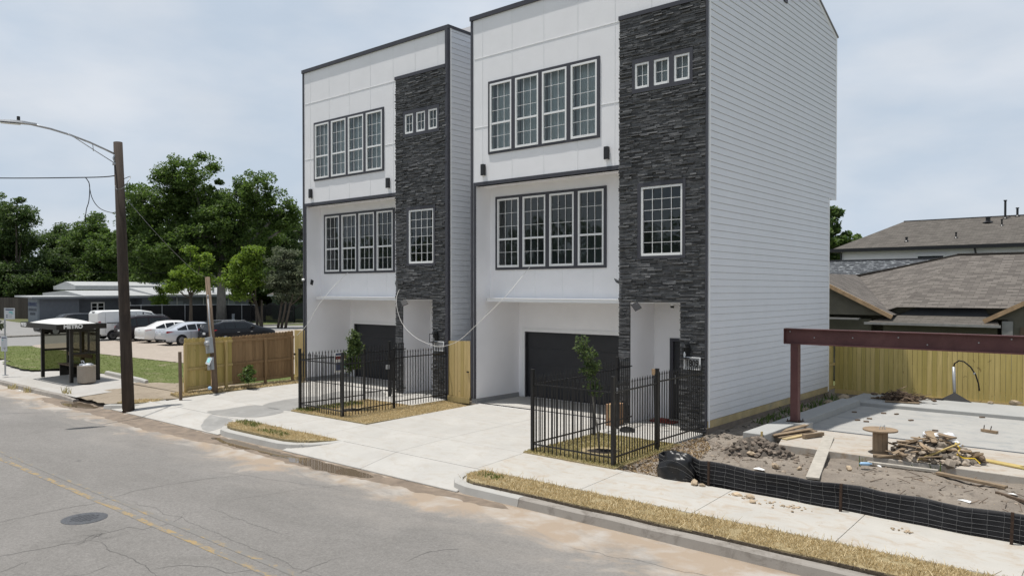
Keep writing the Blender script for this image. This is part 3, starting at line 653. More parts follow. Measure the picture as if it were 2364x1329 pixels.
# sod strips with blades
vr=[(-10.68,11.65),(-10.72,11.25),(-10.5,10.98),(-10.2,10.86),(8,10.86),(8,11.66)]
vm=[(-19.95,11.7),(-19.9,11.2),(-19.6,10.97),(-19.2,10.87),(-16.75,10.87),(-16.3,11.02),(-15.75,11.45),(-15.55,11.68)]
ya=[(-10.9,13.24),(-8.45,13.2),(-8.5,16.2),(-10.86,16.2)]
yb=[(-20.0,13.26),(-16.44,13.26),(-16.44,17.3),(-17.85,17.6),(-17.85,16.2),(-19.98,16.2)]
def zstrip(x,y): return -.165+.045*min(1,max(0,(y-10.86)/.3))*1+.012*MN.noise((x*1.3,y*2,0))
def sod(name,poly,z):
    """thin turf with a lumpy top"""
    xs0,xs1=min(p[0] for p in poly),max(p[0] for p in poly)
    m=MB().prism(poly,-.28,z); return struct(m.build(name,m_straw))
sod('sod_strip',vr,-.135);sod('sod_strip',vm,-.135);sod('yard_turf',ya,-.035);sod('yard_turf',yb,-.035)
inA=lambda q:(q[:,0]+9.62)**2+(q[:,1]-14.41)**2<.2
inB=lambda q:(q[:,0]+18.65)**2+(q[:,1]-14.5)**2<.23
bare=lambda q:np.array([MN.noise((x*1.9,y*2.6,5))+.5*MN.noise((x*6,y*6,2))>.33 for x,y in q],bool) if len(q) else np.zeros(0,bool)
for nm,p,z,mt,ex in (('verge_grass',[vr],-.137,l_straw,bare),('verge_grass',[vm],-.137,l_straw,bare),('yard_grass',[ya],-.037,l_strawg,inA),('yard_grass',[yb],-.037,l_straw,inB)):
    struct(blades(nm,p,2600,mt,(.018,.05),.008,lambda x,y,z=z:z,1.3,ex),'stuff')
struct(blades('long_straw',[[(-10.6,10.8),(8,10.8),(8,11.7),(-10.6,11.7)],[(-19.6,10.9),(-15.9,10.9),(-15.9,11.7),(-19.6,11.7)]],190,l_straw,(.05,.11),.006,lambda x,y:-.14,1.4),'stuff')
m=MB();x=-10.2
while x<8:
    w=random.uniform(.2,.5);m.box(x,10.845+random.uniform(-.012,.0),-.25,x+w,10.875,-.142+random.uniform(-.02,.006));x+=w
struct(m.build('soil_edge',M('turf_soil',(.10,.078,.055),.95,.4,12,.5,20)))
struct(blades('green_tufts',[[(-19.9,11.3),(-18.6,11.2),(-18.9,11.65),(-19.9,11.68)],[(-18.2,11.0),(-17.0,11.0),(-17.0,11.3),(-18.2,11.3)],[(-10.5,11.2),(-9.9,11.2),(-9.9,11.45),(-10.5,11.45)],[(-19.95,13.3),(-19.2,13.3),(-19.2,15.5),(-19.95,15.5)]],700,l_grass,(.04,.09),.011,lambda x,y:-.137 if y<12 else -.037,1.0),'stuff')
struct(MB().prism([(-26.5,10.9),(-25.9,11.0),(-25.75,11.6),(-25.65,12.4),(-25.85,12.5),(-26.7,11.5)],-.3,-.14).build('sod_strip',m_straw))
sd1=[(-26.3,12.6),(-25.45,12.5),(-25.45,17.5),(-26.5,17.6)]
struct(MB().prism(sd1,-.25,-.02).build('sod_strip',m_straw))
struct(blades('verge_grass',[[(-26.5,10.95),(-25.9,11.0),(-25.7,12.3),(-26.3,11.8)],sd1],900,l_straw,(.03,.07),.014,lambda x,y:-.142 if y<12.5 else -.022,1.3),'stuff')
# road markings, cracks, manhole, wet patches
def yel_mat(name,cov):
    m,t,b,v=newmat(name)
    c=mixc(t,ramp(t,noise(t,v,3.5,8,.75,.4,(1,2,1)),cov,cov+.1),(.183,.175,.163),(.335,.235,.10))
    c=mixc(t,ramp(t,noise(t,v,60,3,.7),.5,.66,(0,)*3,(.75,)*3),c,(.19,.18,.165))
    t.links.new(c,b.inputs['Base Color']);b.inputs['Roughness'].default_value=.9;bump(t,b,noise(t,v,80,3,.7),.35,.012);return m
def strip(y,w,x0,x1):
    m=MB();x=x0;p=None
    while x<x1:
        q=(x,y+.01*MN.noise((x*.8,y,1)),w*(.92+.16*MN.noise((x*2.3,y,4))))
        if p:m.quad((p[0],p[1]-p[2]/2,-.346),(q[0],q[1]-q[2]/2,-.346),(q[0],q[1]+q[2]/2,-.346),(p[0],p[1]+p[2]/2,-.346))
        p=q;x+=.3
    return m
struct(strip(5.87,.12,-150,60).build('road_marking',yel_mat('worn_yellow',.46))); struct(strip(6.12,.12,-150,60).build('road_marking',yel_mat('very_worn_yellow',.54)))
m_crack=M('crack',(.11,.106,.10),.95,.2)
def crack(mb,L,w,seed,z=-.3475):
    pts=[]
    for i in range(len(L)-1):
        a,b=Vector(L[i]),Vector(L[i+1]);n=max(2,int((b-a).length/.07))
        for k in range(n):
            p=a.lerp(b,k/n);pts.append(p+Vector((MN.noise((p.x*2.2,p.y*2.2,seed)),MN.noise((p.x*2.2,p.y*2.2,seed+9))))*.10+Vector((random.uniform(-1,1),random.uniform(-1,1)))*.014)
    pts.append(Vector(L[-1]));vs=[];fs=[]
    for i,p in enumerate(pts):
        d=(pts[min(i+1,len(pts)-1)]-pts[max(i-1,0)]);d=d.normalized() if d.length else Vector((1,0));t=w*(.35+.65*random.random())*min(1,.3+.1*min(i,len(pts)-1-i))
        vs+=[(p.x-d.y*t,p.y+d.x*t,z),(p.x+d.y*t,p.y-d.x*t,z)]
    mb.add(vs,[(2*i,2*i+1,2*i+3,2*i+2) for i in range(len(pts)-1)])
C=[[(-14.98,3.6),(-15.07,4.66),(-15.07,5.07),(-15.07,5.84),(-15.3,6.52),(-15.37,6.93),(-15.28,7.64),(-14.9,8.69)],[(-13.25,3.0),(-12.99,4.43),(-12.85,4.81),(-13.04,4.98),(-13.11,5.52),(-12.77,5.65),(-12.74,6.14),(-13.19,6.59)],
 [(-12.85,4.81),(-12.63,4.92),(-12.21,4.88),(-11.56,4.86),(-11.06,4.89),(-10.61,4.84),(-9.8,4.8)],[(-10.88,4.93),(-10.72,5.29),(-9.84,5.6),(-9.62,6.0)],[(-12.29,3.0),(-12.54,3.87),(-12.31,3.72)],[(-9.0,5.9),(-9.12,6.17),(-9.22,6.45),(-9.13,6.99)],[(-8.28,7.4),(-8.36,8.02),(-8.07,8.47)],[(-13.3,7.23),(-13.11,8.38),(-13.0,8.9),(-12.2,10.0)],[(-15.07,4.66),(-14.8,4.4),(-14.75,3.9)],
 [(-13.2,7.0),(-11.8,6.98),(-10.6,7.0)],[(-14.6,6.3),(-12.2,6.35),(-9.6,6.3),(-7,6.34)],[(-16,8.4),(-14,8.9),(-12,9.4)],[(-7.0,9.5),(-5.2,9.7),(-3.5,9.9),(-1.0,9.8)],[(-21,8.1),(-20.4,9.0),(-19,9.3)],[(-11.6,3.6),(-11.4,4.3),(-11.56,4.86)]]
m=MB()
for i,L in enumerate(C): crack(m,L,.008 if i<7 else .0045,i*3.1)
for i in range(16):   # crazed patch
    a=(-12.95+random.uniform(-.2,.2),4.95+random.uniform(-.25,.25));g=random.random()*6.28;l=random.uniform(.15,.4); crack(m,[a,(a[0]+l*math.cos(g),a[1]+l*math.sin(g))],.008,i+40)
struct(m.build('road_cracks',m_crack))
t=thing('manhole_cover','round iron manhole cover set in the asphalt near the yellow centre line','manhole cover',(-14.16,5.27,-.348))
MB().lathe([(.36,-.03),(.36,.0),(.33,.003)],(-14.16,5.27,-.345),36).build('frame_ring',m_iron,t)
m=MB().lathe([(.315,-.03),(.315,.004),(.30,.006)],(-14.16,5.27,-.345),36)
for i in range(-4,5):
    for j in range(-4,5):
        if i*i+j*j<17:m.box(-14.16+i*.055-.02,5.27+j*.055-.02,-.343,-14.16+i*.055+.02,5.27+j*.055+.02,-.334)
m.build('lid',m_iron,t)
def water_mat(name,col,rough=.04,alpha=.6):
    m,t,b,v=newmat(name);b.inputs['Base Color'].default_value=c4(col);b.inputs['Roughness'].default_value=rough;b.inputs['IOR'].default_value=1.33;b.inputs['Specular IOR Level'].default_value=.5
    return m
m_water=water_mat('muddy_water',(.13,.10,.07)); m_wetm=M('wet_concrete',(.27,.262,.245),.5,.12,1.5,stretch=(1,.4,1),dirt=(.36,.35,.33),dsc=1.6,spec=.5); m_mud=M('wet_mud',(.20,.155,.115),.75,.3,3,.5,20,spec=.5)
def blob(name,pts,z,mat,jit=.06,zf=None):
    """flat sheet with a wandering outline through the given points"""
    P=[];n=len(pts)
    for i in range(n):
        p0,p1,p2,p3=[Vector(pts[(i+k)%n]) for k in(-1,0,1,2)]
        L=max(3,int((p2-p1).length/.12))
        for k in range(L):
            u=k/L;q=.5*((2*p1)+(p2-p0)*u+(2*p0-5*p1+4*p2-p3)*u*u+(3*p1-p0-3*p2+p3)*u**3)
            q+=Vector((MN.noise((q.x*3,q.y*3,2)),MN.noise((q.x*3,q.y*3,7))))*jit+Vector((MN.noise((q.x*9,q.y*9,2)),MN.noise((q.x*9,q.y*9,7))))*jit*.4; P.append(q)
    from mathutils.geometry import tessellate_polygon
    V=[(p.x,p.y,zf(p.x,p.y) if zf else z) for p in P]
    return struct(MB().add(V,[tuple(f) for f in tessellate_polygon([[Vector((p.x,p.y,0)) for p in P]])]).build(name,mat))
blob('gutter_mud',[(-27.4,10.0),(-22,9.75),(-17.5,10.02),(-14.2,9.98),(-11.6,10.2),(-9.4,10.35),(-9.2,10.6),(-12,10.62),(-16,10.61),(-20,10.61),(-24,10.61),(-27,10.58)],-.3485,m_mud,.14)
blob('puddle',[(-19.3,10.35),(-17.75,10.15),(-16.9,10.2),(-15.4,10.13),(-14.0,10.02),(-12.6,10.28),(-13.2,10.5),(-15,10.55),(-17,10.5),(-18.6,10.55)],-.3455,m_water,.1)
blob('puddle',[(-29.6,10.25),(-28.4,10.0),(-27.4,10.15),(-27.0,10.5),(-28.2,10.66),(-29.2,10.55)],-.3455,m_water,.1)
blob('gutter_mud',[(-31.0,10.1),(-28.4,9.8),(-26.8,9.95),(-26.6,10.5),(-28.2,10.75),(-30.4,10.55)],-.3475,m_mud,.14)
dz=lambda x,y:(-.325+(y-10.64)/1.04*.19 if y<11.68 else pz(x,y))+.004
def wetclip(name,pts): return blob(name,pts,0,m_wetm,.05,dz)
for pts in ([(-20.05,10.7),(-20.9,10.9),(-21.7,11.6),(-21.4,11.62),(-20.5,11.6),(-20.1,11.3)],[(-21.0,11.74),(-22.2,11.76),(-22.1,12.3),(-21.9,13.2),(-20.6,13.22),(-20.05,13.0),(-20.05,12.2)],[(-21.6,13.3),(-20.1,13.3),(-20.08,14.6),(-20.5,15.5),(-21.9,15.5),(-22.1,14.4)],[(-21.8,15.65),(-20.3,15.65),(-20.1,17.0),(-21.2,17.6),(-22.2,16.8)]): wetclip('wet_patch',pts)
# left lot
struct(MB().quad((-30.5,13.0,-.02),(-25.6,13.0,-.02),(-25.8,29,-.02),(-30.5,29,-.02)).build('yard_soil',m_soil))
struct(MB().quad((-25.6,17.7,-.03),(-8.6,17.7,-.03),(-8.6,29,-.03),(-25.6,29,-.03)).build('yard_soil',m_soil))
blob('sandy_strip',[(-29.8,10.75),(-28.2,10.72),(-26.9,10.72),(-26.5,11.3),(-25.5,12.4),(-25.6,13.6),(-26.4,14.8),(-27.0,15.2),(-28.8,14.2),(-30,13.4),(-29.8,12.2)],0,m_soil,.15,lambda x,y:-.215+min(.21,max(0,y-10.7)*.075)+.03*MN.noise((x*1.5,y*1.5,0)))
lw=[(-60,13.2),(-45.5,13.2),(-44,12.6),(-41,12.25),(-39,12.25),(-37.5,13.25),(-34.5,13.75),(-29.8,13.5),(-27.4,14.8),(-26.6,17.5),(-27,19.5),(-31,18.6),(-36,18.2),(-44,17.8),(-55,17.5),(-56.5,15)]
blob('lawn',lw,-.008,m_lawn,.12)
struct(blades('lawn_grass',[lw],60,l_lawn,(.012,.035),.018,lambda x,y:-.01,1.1),'stuff')
gl=[(-55.4,17.6),(-44,17.9),(-36,18.3),(-31,18.7),(-27,19.4),(-26.9,24),(-27.5,34),(-30,44),(-63,48),(-61.5,44),(-58.6,37),(-56.6,24)]
blob('parking_lot',gl,-.004,m_gravel,.1)
blob('lawn',[(-74.5,45),(-66,46),(-60,60),(-66,75),(-95,75),(-92,56)],-.01,m_lawn,.1)
blob('footway',[(-68,18.5),(-67,18.6),(-69.4,44),(-70.6,44)],-.005,m_pad,.02)
blob('paved_yard',[(-71,18),(-110,20),(-112,30),(-93,29.5),(-94,38),(-88,46),(-72,44)],-.012,m_street,.05)
kerb('kerb',m_curbo,[(-66.2,14.5,.1),(-67.8,37,.1),(-72,70,.1)],.2,-.05)
kerb('retaining_kerb',m_curbn,[(-34.4,13.62,.13),(-30.6,13.35,.13),(-29.9,13.3,.10)],.16,-.2)
# ------------------------------------------------------------------ vacant lot
def chunk(mb,c,r,seed,flat=.7):
    v=[];u=[(1,0,0),(-1,0,0),(0,1,0),(0,-1,0),(0,0,1),(0,0,-1),(.6,.6,.55),(-.6,.6,.55),(.6,-.6,.55),(-.6,-.6,.55),(.6,.6,-.55),(-.6,.6,-.55),(.6,-.6,-.55),(-.6,-.6,-.55)]
    rs=random.Random(seed);rot=Matrix.Rotation(rs.random()*6,3,'Z')@Matrix.Rotation(rs.uniform(-.5,.5),3,'X');sx,sy=rs.uniform(.7,1.3),rs.uniform(.6,1.1)
    import bmesh
    bm=bmesh.new()
    for p in u:
        q=Vector((p[0]*sx,p[1]*sy,p[2]*flat))*r*rs.uniform(.75,1.1);bm.verts.new(rot@q+Vector(c))
    bmesh.ops.convex_hull(bm,input=bm.verts); bm.verts.ensure_lookup_table();bm.verts.index_update()
    mb.add([w.co for w in bm.verts],[tuple(w.index for w in f.verts) for f in bm.faces if len(f.verts)>2]);bm.free()
def dirtz(x,y):
    z=-.10+min(1,max(0,(y-13.2)/3))*.07
    z+=.05*MN.fractal(Vector((x*.9,y*.9,3)),1,2,5)+.035*MN.noise((x*3.2,y*3.2,1))+.018*MN.noise((x*8,y*8,5))
    return z+.10*math.exp(-((x+4.9)**2+(y-15.4)**2)/.35)+.06*math.exp(-((x+3.0)**2+(y-15.2)**2)/.9)
def heightfield(name,x0,x1,y0,y1,st,zf,mat):
    nx=int((x1-x0)/st);ny=int((y1-y0)/st)
    vs=[(x0+(x1-x0)*i/nx,y0+(y1-y0)*j/ny,zf(x0+(x1-x0)*i/nx,y0+(y1-y0)*j/ny)) for j in range(ny+1) for i in range(nx+1)]
    fs=[(j*(nx+1)+i,j*(nx+1)+i+1,(j+1)*(nx+1)+i+1,(j+1)*(nx+1)+i) for j in range(ny) for i in range(nx)]
    return MB().add(vs,fs).build(name,mat,smooth=True)
struct(heightfield('vacant_lot',-8.66,-1,13.22,28,.09,dirtz,m_dirt)); struct(heightfield('vacant_lot',-1,9,13.22,28,.25,dirtz,m_dirt))
struct(heightfield('dug_soil',-7.75,-5.85,15.75,17.1,.045,lambda x,y:-.16+dirtz(x,y)*.3+ (.50+.16*MN.noise((x*6,y*6,2)))*(math.exp(-((x+6.72)**2/.16+(y-16.38)**2/.10))+.55*math.exp(-((x+7.15)**2/.10+(y-16.15)**2/.08))+.45*math.exp(-((x+6.25)**2/.06+(y-16.55)**2/.05)))+.07*MN.noise((x*13,y*13,4)),m_clod),'stuff')
m=MB()
for i in range(330):
    a=random.random()*6.283;r=abs(random.gauss(0,.55));x=-6.72+r*math.cos(a)*.95;y=16.35+r*math.sin(a)*.5
    h=.40*(math.exp(-((x+6.72)**2/.16+(y-16.38)**2/.10))+.55*math.exp(-((x+7.15)**2/.10+(y-16.15)**2/.08))+.45*math.exp(-((x+6.25)**2/.06+(y-16.55)**2/.05)))
    chunk(m,(x,y,max(dirtz(x,y),h-.10)),random.uniform(.025,.085),i+4200,.7)
struct(m.build('dug_soil_clods',M('dug_clods',(.17,.138,.11),.95,.3,8,.5,20,island=.6)),'stuff')
# slab on grade with its raised edges
s=MB(); s.prism([(-6.9,19.42),(8,19.42),(8,24.45),(-6.9,24.45)],-.2,.10)
struct(s.build('building_slab',m_slab))
s=MB().prism([(-6.55,17.0),(8,16.86),(8,19.38),(-6.9,19.38),(-6.9,18.3)],-.2,.125); struct(s.build('slab_apron',m_apron,bevel=.015))
s=MB().box(-7.45,17.15,-.2,-6.905,24.45,.27).box(-7.45,24.46,-.2,8,26.7,.20); struct(s.build('grade_beam',m_beamc,bevel=.015))
s=MB().box(-7.12,18.96,-.1,-6.60,19.42,.30); struct(s.build('column_pad',m_beamc,bevel=.012))
t=thing('steel_frame','dark red steel beam on a single red post over the concrete slab','steel frame',(-6.97,19.2,.30))
m=MB().box(-7.23,19.1,2.24,4,19.3,2.262).box(-7.23,19.1,2.608,4,19.3,2.63).box(-7.22,19.19,2.262,4,19.21,2.608);m.box(-7.235,19.1,2.262,-7.222,19.3,2.608);m.build('beam',m_red,t)
m=MB().box(-7.065,19.12,.316,-6.875,19.135,2.238).box(-7.065,19.265,.316,-6.875,19.28,2.238).box(-7.0,19.135,.316,-6.94,19.265,2.238);m=MB().box(-7.065,19.11,.316,-6.875,19.30,2.238);m.build('post',m_red,t,bevel=.008)
m=MB().box(-7.14,19.03,.302,-6.80,19.38,.316)
for a in(-7.11,-6.83):
    for b in (19.06,19.35): m.lathe([(.012,.316),(.012,.37)],(a,b,0),6)
m.build('base_plate',m_rust,t)
m=MB()
for x,z in ((-7.1,2.55),(-6.5,2.42),(-5.6,2.45),(-4.6,2.5),(-4.0,2.36),(-3.0,2.45),(-2.4,2.55)): m.lathe([(.014,-.01),(.014,0)],(0,0,0),6) if False else m.box(x-.012,19.17,z-.012,x+.012,19.19,z+.012)
m.build('bolt',m_galv,t)
# cable spool table
t=thing('cable_spool','wooden cable spool standing on end like a table beside the rubble','cable spool',(-4.54,17.5,.125))
MB().lathe([(.345,.60),(.345,.632)],(-4.54,17.5,0),40).build('top_disc',m_spool,t,bevel=.004)
m=MB()
for k in range(12):
    a=k*math.pi/6;b=(k+.94)*math.pi/6;r=.155;q=.135
    m.prism([(-4.54+r*math.cos(a),17.5+r*math.sin(a)),(-4.54+r*math.cos(b),17.5+r*math.sin(b)),(-4.54+q*math.cos(b),17.5+q*math.sin(b)),(-4.54+q*math.cos(a),17.5+q*math.sin(a))],.15,.60)
m.build('drum',m_spool,t)
MB().lathe([(.20,.127),(.20,.15)],(-4.54,17.5,0),24).build('bottom_disc',m_spool,t)
t=tag(MB().tube([(-4.50,17.5,.632),(-4.48,17.5,.70),(-4.46,17.52,.72),(-4.45,17.5,.64)],.008,5).tube([(-4.55,17.45,.64),(-4.52,17.48,.71)],.007,5).build('wire_scrap',m_galv),'small bent wire scrap lying on the spool table top','scrap')
# timber lying about
def plank(p0,p1,w,h,label,mat=m_lumber,name='plank',grp=None,up=(0,0,1)):
    return tag(MB().beam(p0,p1,w,h,up).build(name,mat,bevel=.004),label,'plank',grp)
plank((-5.02,14.75,.02),(-5.90,18.4,.16),.24,.04,'long pale grey board sloping from the silt fence up to the slab apron',m_lumberg)
plank((-7.1,17.75,.15),(-6.60,18.95,.29),.14,.026,'weathered plank in the lumber heap at the column, lying against the grade beam')
plank((-6.90,17.55,.20),(-6.42,18.75,.24),.14,.026,'darker plank lying second from the grade beam at the column foot')
plank((-6.82,17.62,.15),(-6.40,18.9,.18),.19,.026,'widest brown plank on the front of the lumber heap by the column')
plank((-6.62,17.55,.14),(-6.45,18.3,.15),.13,.035,'short yellowish board lying flat on the apron below the lumber heap',m_treated)
plank((-6.32,17.95,.19),(-6.08,18.55,.19),.09,.09,'short square timber lying alone just in front of the lumber heap')
tag(MB().box(-6.36,17.98,.127,-6.26,18.1,.21).build('wood_block',m_treated,bevel=.004),'small pale wood block beside the short square timber on the apron','wood block')
plank((-4.55,17.0,.15),(-3.45,17.25,.16),.13,.05,'dark plank lying in front of the cable spool towards the rubble pile')
plank((-4.6,16.8,.03),(-3.3,16.8,.05),.1,.05,'half buried board along the front edge of the apron below the spool',m_lumberg)
plank((-3.3,16.72,.03),(-2.1,16.3,.03),.12,.05,'old board lying along the apron edge at the right of the rubble pile',m_lumber)
plank((-2.6,17.9,.15),(-1.0,17.2,.15),.05,.03,'thin yellow strip of timber on the apron running out to the right',m_pine)
plank((-2.85,18.1,.14),(-2.05,17.75,.15),.22,.03,'short wide pale board on the apron behind the thin yellow strip',m_pine2)
plank((-2.2,15.9,-.0),(-1.3,15.2,.0),.06,.05,'crooked brown stick on bare soil near the right edge of the lot',m_stick,'stick')
# rubble: one heap of debris, with the pieces one can pick out standing alone
m=MB()
for i in range(230):
    a=random.random()*6.283;r=random.random()**.7; x=-3.55+r*math.cos(a)*.85;y=17.75+r*math.sin(a)*.8; h=.40*(1-r)**.8
    chunk(m,(x,y,.13+h*random.uniform(.4,1)),random.uniform(.035,.13),i,.6)
struct(m.build('rubble_pile',m_rubble),'stuff')
m=MB()
for i in range(46):
    a=random.random()*6.283;r=random.random()**.7;x=-3.6+r*math.cos(a)*.95;y=17.65+r*math.sin(a)*.85;h=.16+.40*(1-r)**.8;b=random.random()*6.283;L=random.uniform(.12,.32);e=random.uniform(-.06,.12)
    m.beam((x-L*math.cos(b),y-L*math.sin(b),h-e),(x+L*math.cos(b),y+L*math.sin(b),h+e),random.uniform(.025,.11),random.uniform(.012,.035))
struct(m.build('rubble_timber',m_lumber),'stuff')
for i,(x,y,z,r,lb) in enumerate([(-3.15,17.05,.17,.17,'largest pale concrete slab chunk at the front foot of the rubble pile'),(-2.75,17.75,.22,.16,'dark brown block at the right end of the rubble pile'),(-3.95,17.15,.17,.14,'brownish broken concrete piece at the left front of the rubble pile'),(-3.35,17.55,.42,.15,'round grey concrete chunk near the top of the rubble pile')]):
    m=MB();chunk(m,(x,y,z),r,i+500,.75);tag(m.build('concrete_chunk',m_stakeW if i==1 else m_rubble),lb,'concrete chunk')
m=MB()
for i in range(7): chunk(m,(-3.7+random.uniform(-.2,.55),18.05+random.uniform(-.2,.2),.42+random.uniform(-.05,.12)),random.uniform(.12,.2),i+70,.6)
o=m.build('plastic_sheet',m_bag,smooth=True);tag(o,'crumpled whitish plastic sheeting draped over the back of the rubble pile','plastic sheet')
plank((-3.75,17.0,.15),(-3.05,17.5,.52),.045,.03,'pale wooden stake leaning diagonally across the front of the rubble pile',m_pine2,'stake')
plank((-3.75,18.05,.60),(-3.2,17.8,.56),.16,.03,'flat dark board lying on top of the rubble pile')
plank((-3.9,17.5,.36),(-3.35,17.3,.30),.06,.05,'pale stick of timber lying in the middle of the rubble pile',m_lumberg)
tag(MB().tube([(-3.15,17.6,.5),(-3.05,17.5,.42),(-3.08,17.4,.3),(-2.98,17.45,.24),(-2.8,17.55,.24),(-2.7,17.5,.16)],.016,5).build('caution_tape',m_yel),'yellow tape tangled in the right side of the rubble pile','tape')
tag(MB().lathe([(.012,-.11),(.035,-.08),(.035,.07),(.016,.1),(.016,.13)],(0,0,0),10,'x').build('water_bottle',m_blue,smooth=True),'clear blue plastic bottle lying on the soil left of the rubble','bottle').matrix_world=Matrix.Translation((-4.55,16.45,.07))@Matrix.Rotation(.6,4,'Z')
def litter(x,y,z,s,lb,seed,name='paper_scrap'):
    r=random.Random(seed);m=MB();n=7
    pts=[(x+s*(.7+.4*r.random())*math.cos(k*6.283/n),y+s*.6*(.7+.4*r.random())*math.sin(k*6.283/n),z+r.uniform(0,.03)) for k in range(n)]
    m.add(pts+[(x,y,z+.035)],[(k,(k+1)%n,n) for k in range(n)]);return tag(m.build(name,m_paper),lb,'litter')
litter(-2.55,15.0,-.03,.15,'flat white paper scrap on bare soil near the right end of the silt fence',1)
litter(-4.3,16.5,.04,.05,'tiny white scrap lying right of the blue bottle',2); litter(-1.95,15.9,.0,.09,'small white scrap near the right edge of the vacant lot',3)
litter(-6.15,14.95,-.02,.16,'thin torn white strip on the dirt in front of the dug soil heap',4)
litter(-29.0,14.6,.02,.10,'larger white scrap on the lawn right of the utility pole',5);litter(-28.9,15.6,.02,.06,'smaller white scrap on the lawn farther from the street',6);litter(-26.9,15.0,.04,.10,'crumpled pale bag on the lawn edge next to the wooden fence end',7,'plastic_bag')
litter(-33.9,10.3,-.34,.09,'crumpled white cup in the gutter in front of the bus stop',8,'cup')
# brush heap, conduit, rocks
m=MB()
for i in range(130):
    a=random.random()*6.283;e=random.uniform(-.05,.75);L=random.uniform(.3,.95);r=random.random()*.45
    c=Vector((-6.0+r*math.cos(a*2)*1.1,25.5+r*math.sin(a*2)*.6,.22+random.random()*.22*(1-r)))
    d=Vector((math.cos(a)*math.cos(e),math.sin(a)*math.cos(e)*.6,abs(math.sin(e))*.6));k=Vector((random.uniform(-.1,.1),random.uniform(-.1,.1),random.uniform(-.02,.08)))
    m.tube([c-d*L*.35,c+d*L*.15+k,c+d*L*.65],[.022,.016,.007],4)
for i in range(60): chunk(m,(-6.0+random.gauss(0,.35),25.45+random.gauss(0,.2),.24+random.random()*.15),random.uniform(.04,.1),i+900,.5)
struct(m.build('brush_pile',m_stick),'stuff')
plank((-6.9,25.5,.225),(-6.2,25.75,.225),.12,.03,'dark board lying behind the brush pile on the back grade beam'); plank((-6.35,24.95,.23),(-5.45,25.15,.23),.14,.035,'dark plank in front of the brush pile on the back grade beam')
t=thing('utility_stub','grey conduit stub with a bent black cable in front of the back fence','conduit stub',(-4.82,26.8,.2))
MB().tube([(-4.82,26.8,.2),(-4.86,26.82,1.22)],.045,10).build('conduit',m_galv,t,smooth=True)
MB().tube([(-4.86,26.82,1.2),(-4.84,26.82,1.32),(-4.72,26.82,1.42),(-4.58,26.8,1.40),(-4.40,26.78,1.25),(-4.26,26.75,1.02),(-4.18,26.7,.78),(-4.15,26.7,.55)],.022,7).build('cable',m_blkplas,t,smooth=True)
MB().lathe([(.03,-.03),(.03,.03)],(-4.29,26.76,1.06),8).build('clamp',m_galv,t)
m=MB().add([(-5.2,26.55,.2),(-4.3,26.5,.2),(-4.45,26.9,.2),(-5.0,26.95,.2),(-4.82,26.76,.44)],[(0,1,4),(1,2,4),(2,3,4),(3,0,4)]);m.ext([(-5.5,26.5,.203),(-5.1,26.45,.203),(-5.0,26.75,.203)],(0,0,.03));m.build('cover_sheet',m_blkplas,t)
for i,(x,y,z,r,lb) in enumerate([(-3.25,26.75,.27,.17,'big pale boulder by the back fence right of the conduit'),(-2.85,26.6,.24,.10,'medium pale rock right beside the big boulder at the back fence'),(-5.75,26.3,.24,.09,'small grey rock on the back beam between brush pile and conduit'),(-3.85,26.6,.24,.09,'small brown rock left of the big boulder at the back fence'),
  (-6.66,13.16,-.03,.12,'tan angular rock inside the curled end of the silt fence'),(-6.50,13.17,-.05,.08,'smaller tan rock tucked beside the first silt fence post'),(-5.75,13.0,-.06,.09,'pair of tan stones on the footway against the silt fence, the left one'),(-5.50,12.97,-.05,.085,'grey stone on the footway touching the silt fence'),(-5.35,12.75,-.06,.07,'tan stone alone on the footway in front of the grey stone'),
  (-6.75,16.0,.05,.09,'white rock on the front of the dug soil heap'),(-5.95,15.3,.02,.12,'orange brown rock half buried behind the silt fence'),(-5.5,15.4,.02,.08,'pale rock on the dirt between silt fence and long board'),(-4.7,15.9,.05,.1,'pale chunk on the soil left of the rubble and right of the long board'),(-7.9,24.6,.05,.22,'pale broken slab in the weeds at the back corner of the house'),(-7.75,25.6,.1,.25,'larger broken slab beside the back fence corner'),(-8.0,22.9,.02,.18,'flat pale rock in the gap between house wall and grade beam')]):
    m=MB();chunk(m,(x,y,z),r,i+200,.6);tag(m.build('rock',m_rock),lb,'rock',None)
m=MB()
for i in range(75):
    c=random.choice([(-4.75,12.9,.28,.07),(-4.75,12.9,.28,.07),(-2.95,12.72,.2,.05),(-5.7,12.95,.3,.05),(-5.1,12.9,.5,.1)])
    x,y=random.gauss(c[0],c[2]*.7),random.gauss(c[1],c[3]); chunk(m,(x,y,-.07),random.uniform(.012,.035),i+1200,.6)
struct(m.build('gravel_bits',m_rock),'stuff')
m=MB()
for i in range(1100):
    x,y=random.uniform(-8.5,-.5),random.uniform(13.4,16.8)
    if random.random()<.4: x,y=random.uniform(-8.5,-6.9),random.uniform(13.5,18)
    chunk(m,(x,y,dirtz(x,y)),random.uniform(.01,.042),i+2200,.6)
struct(m.build('soil_clods',M('soil_clods',(.22,.18,.14),.95,.3,8,.4,20,island=.7)),'stuff')
m=MB()
for i in range(260):
    x,y=random.uniform(-8.55,-7.55),random.uniform(17.6,27); chunk(m,(x,y,dirtz(x,y)),random.uniform(.02,.07),i+3200,.6)
struct(m.build('soil_clods',M('grey_clods',(.19,.165,.135),.95,.3,8,.4,20,island=.7)),'stuff')
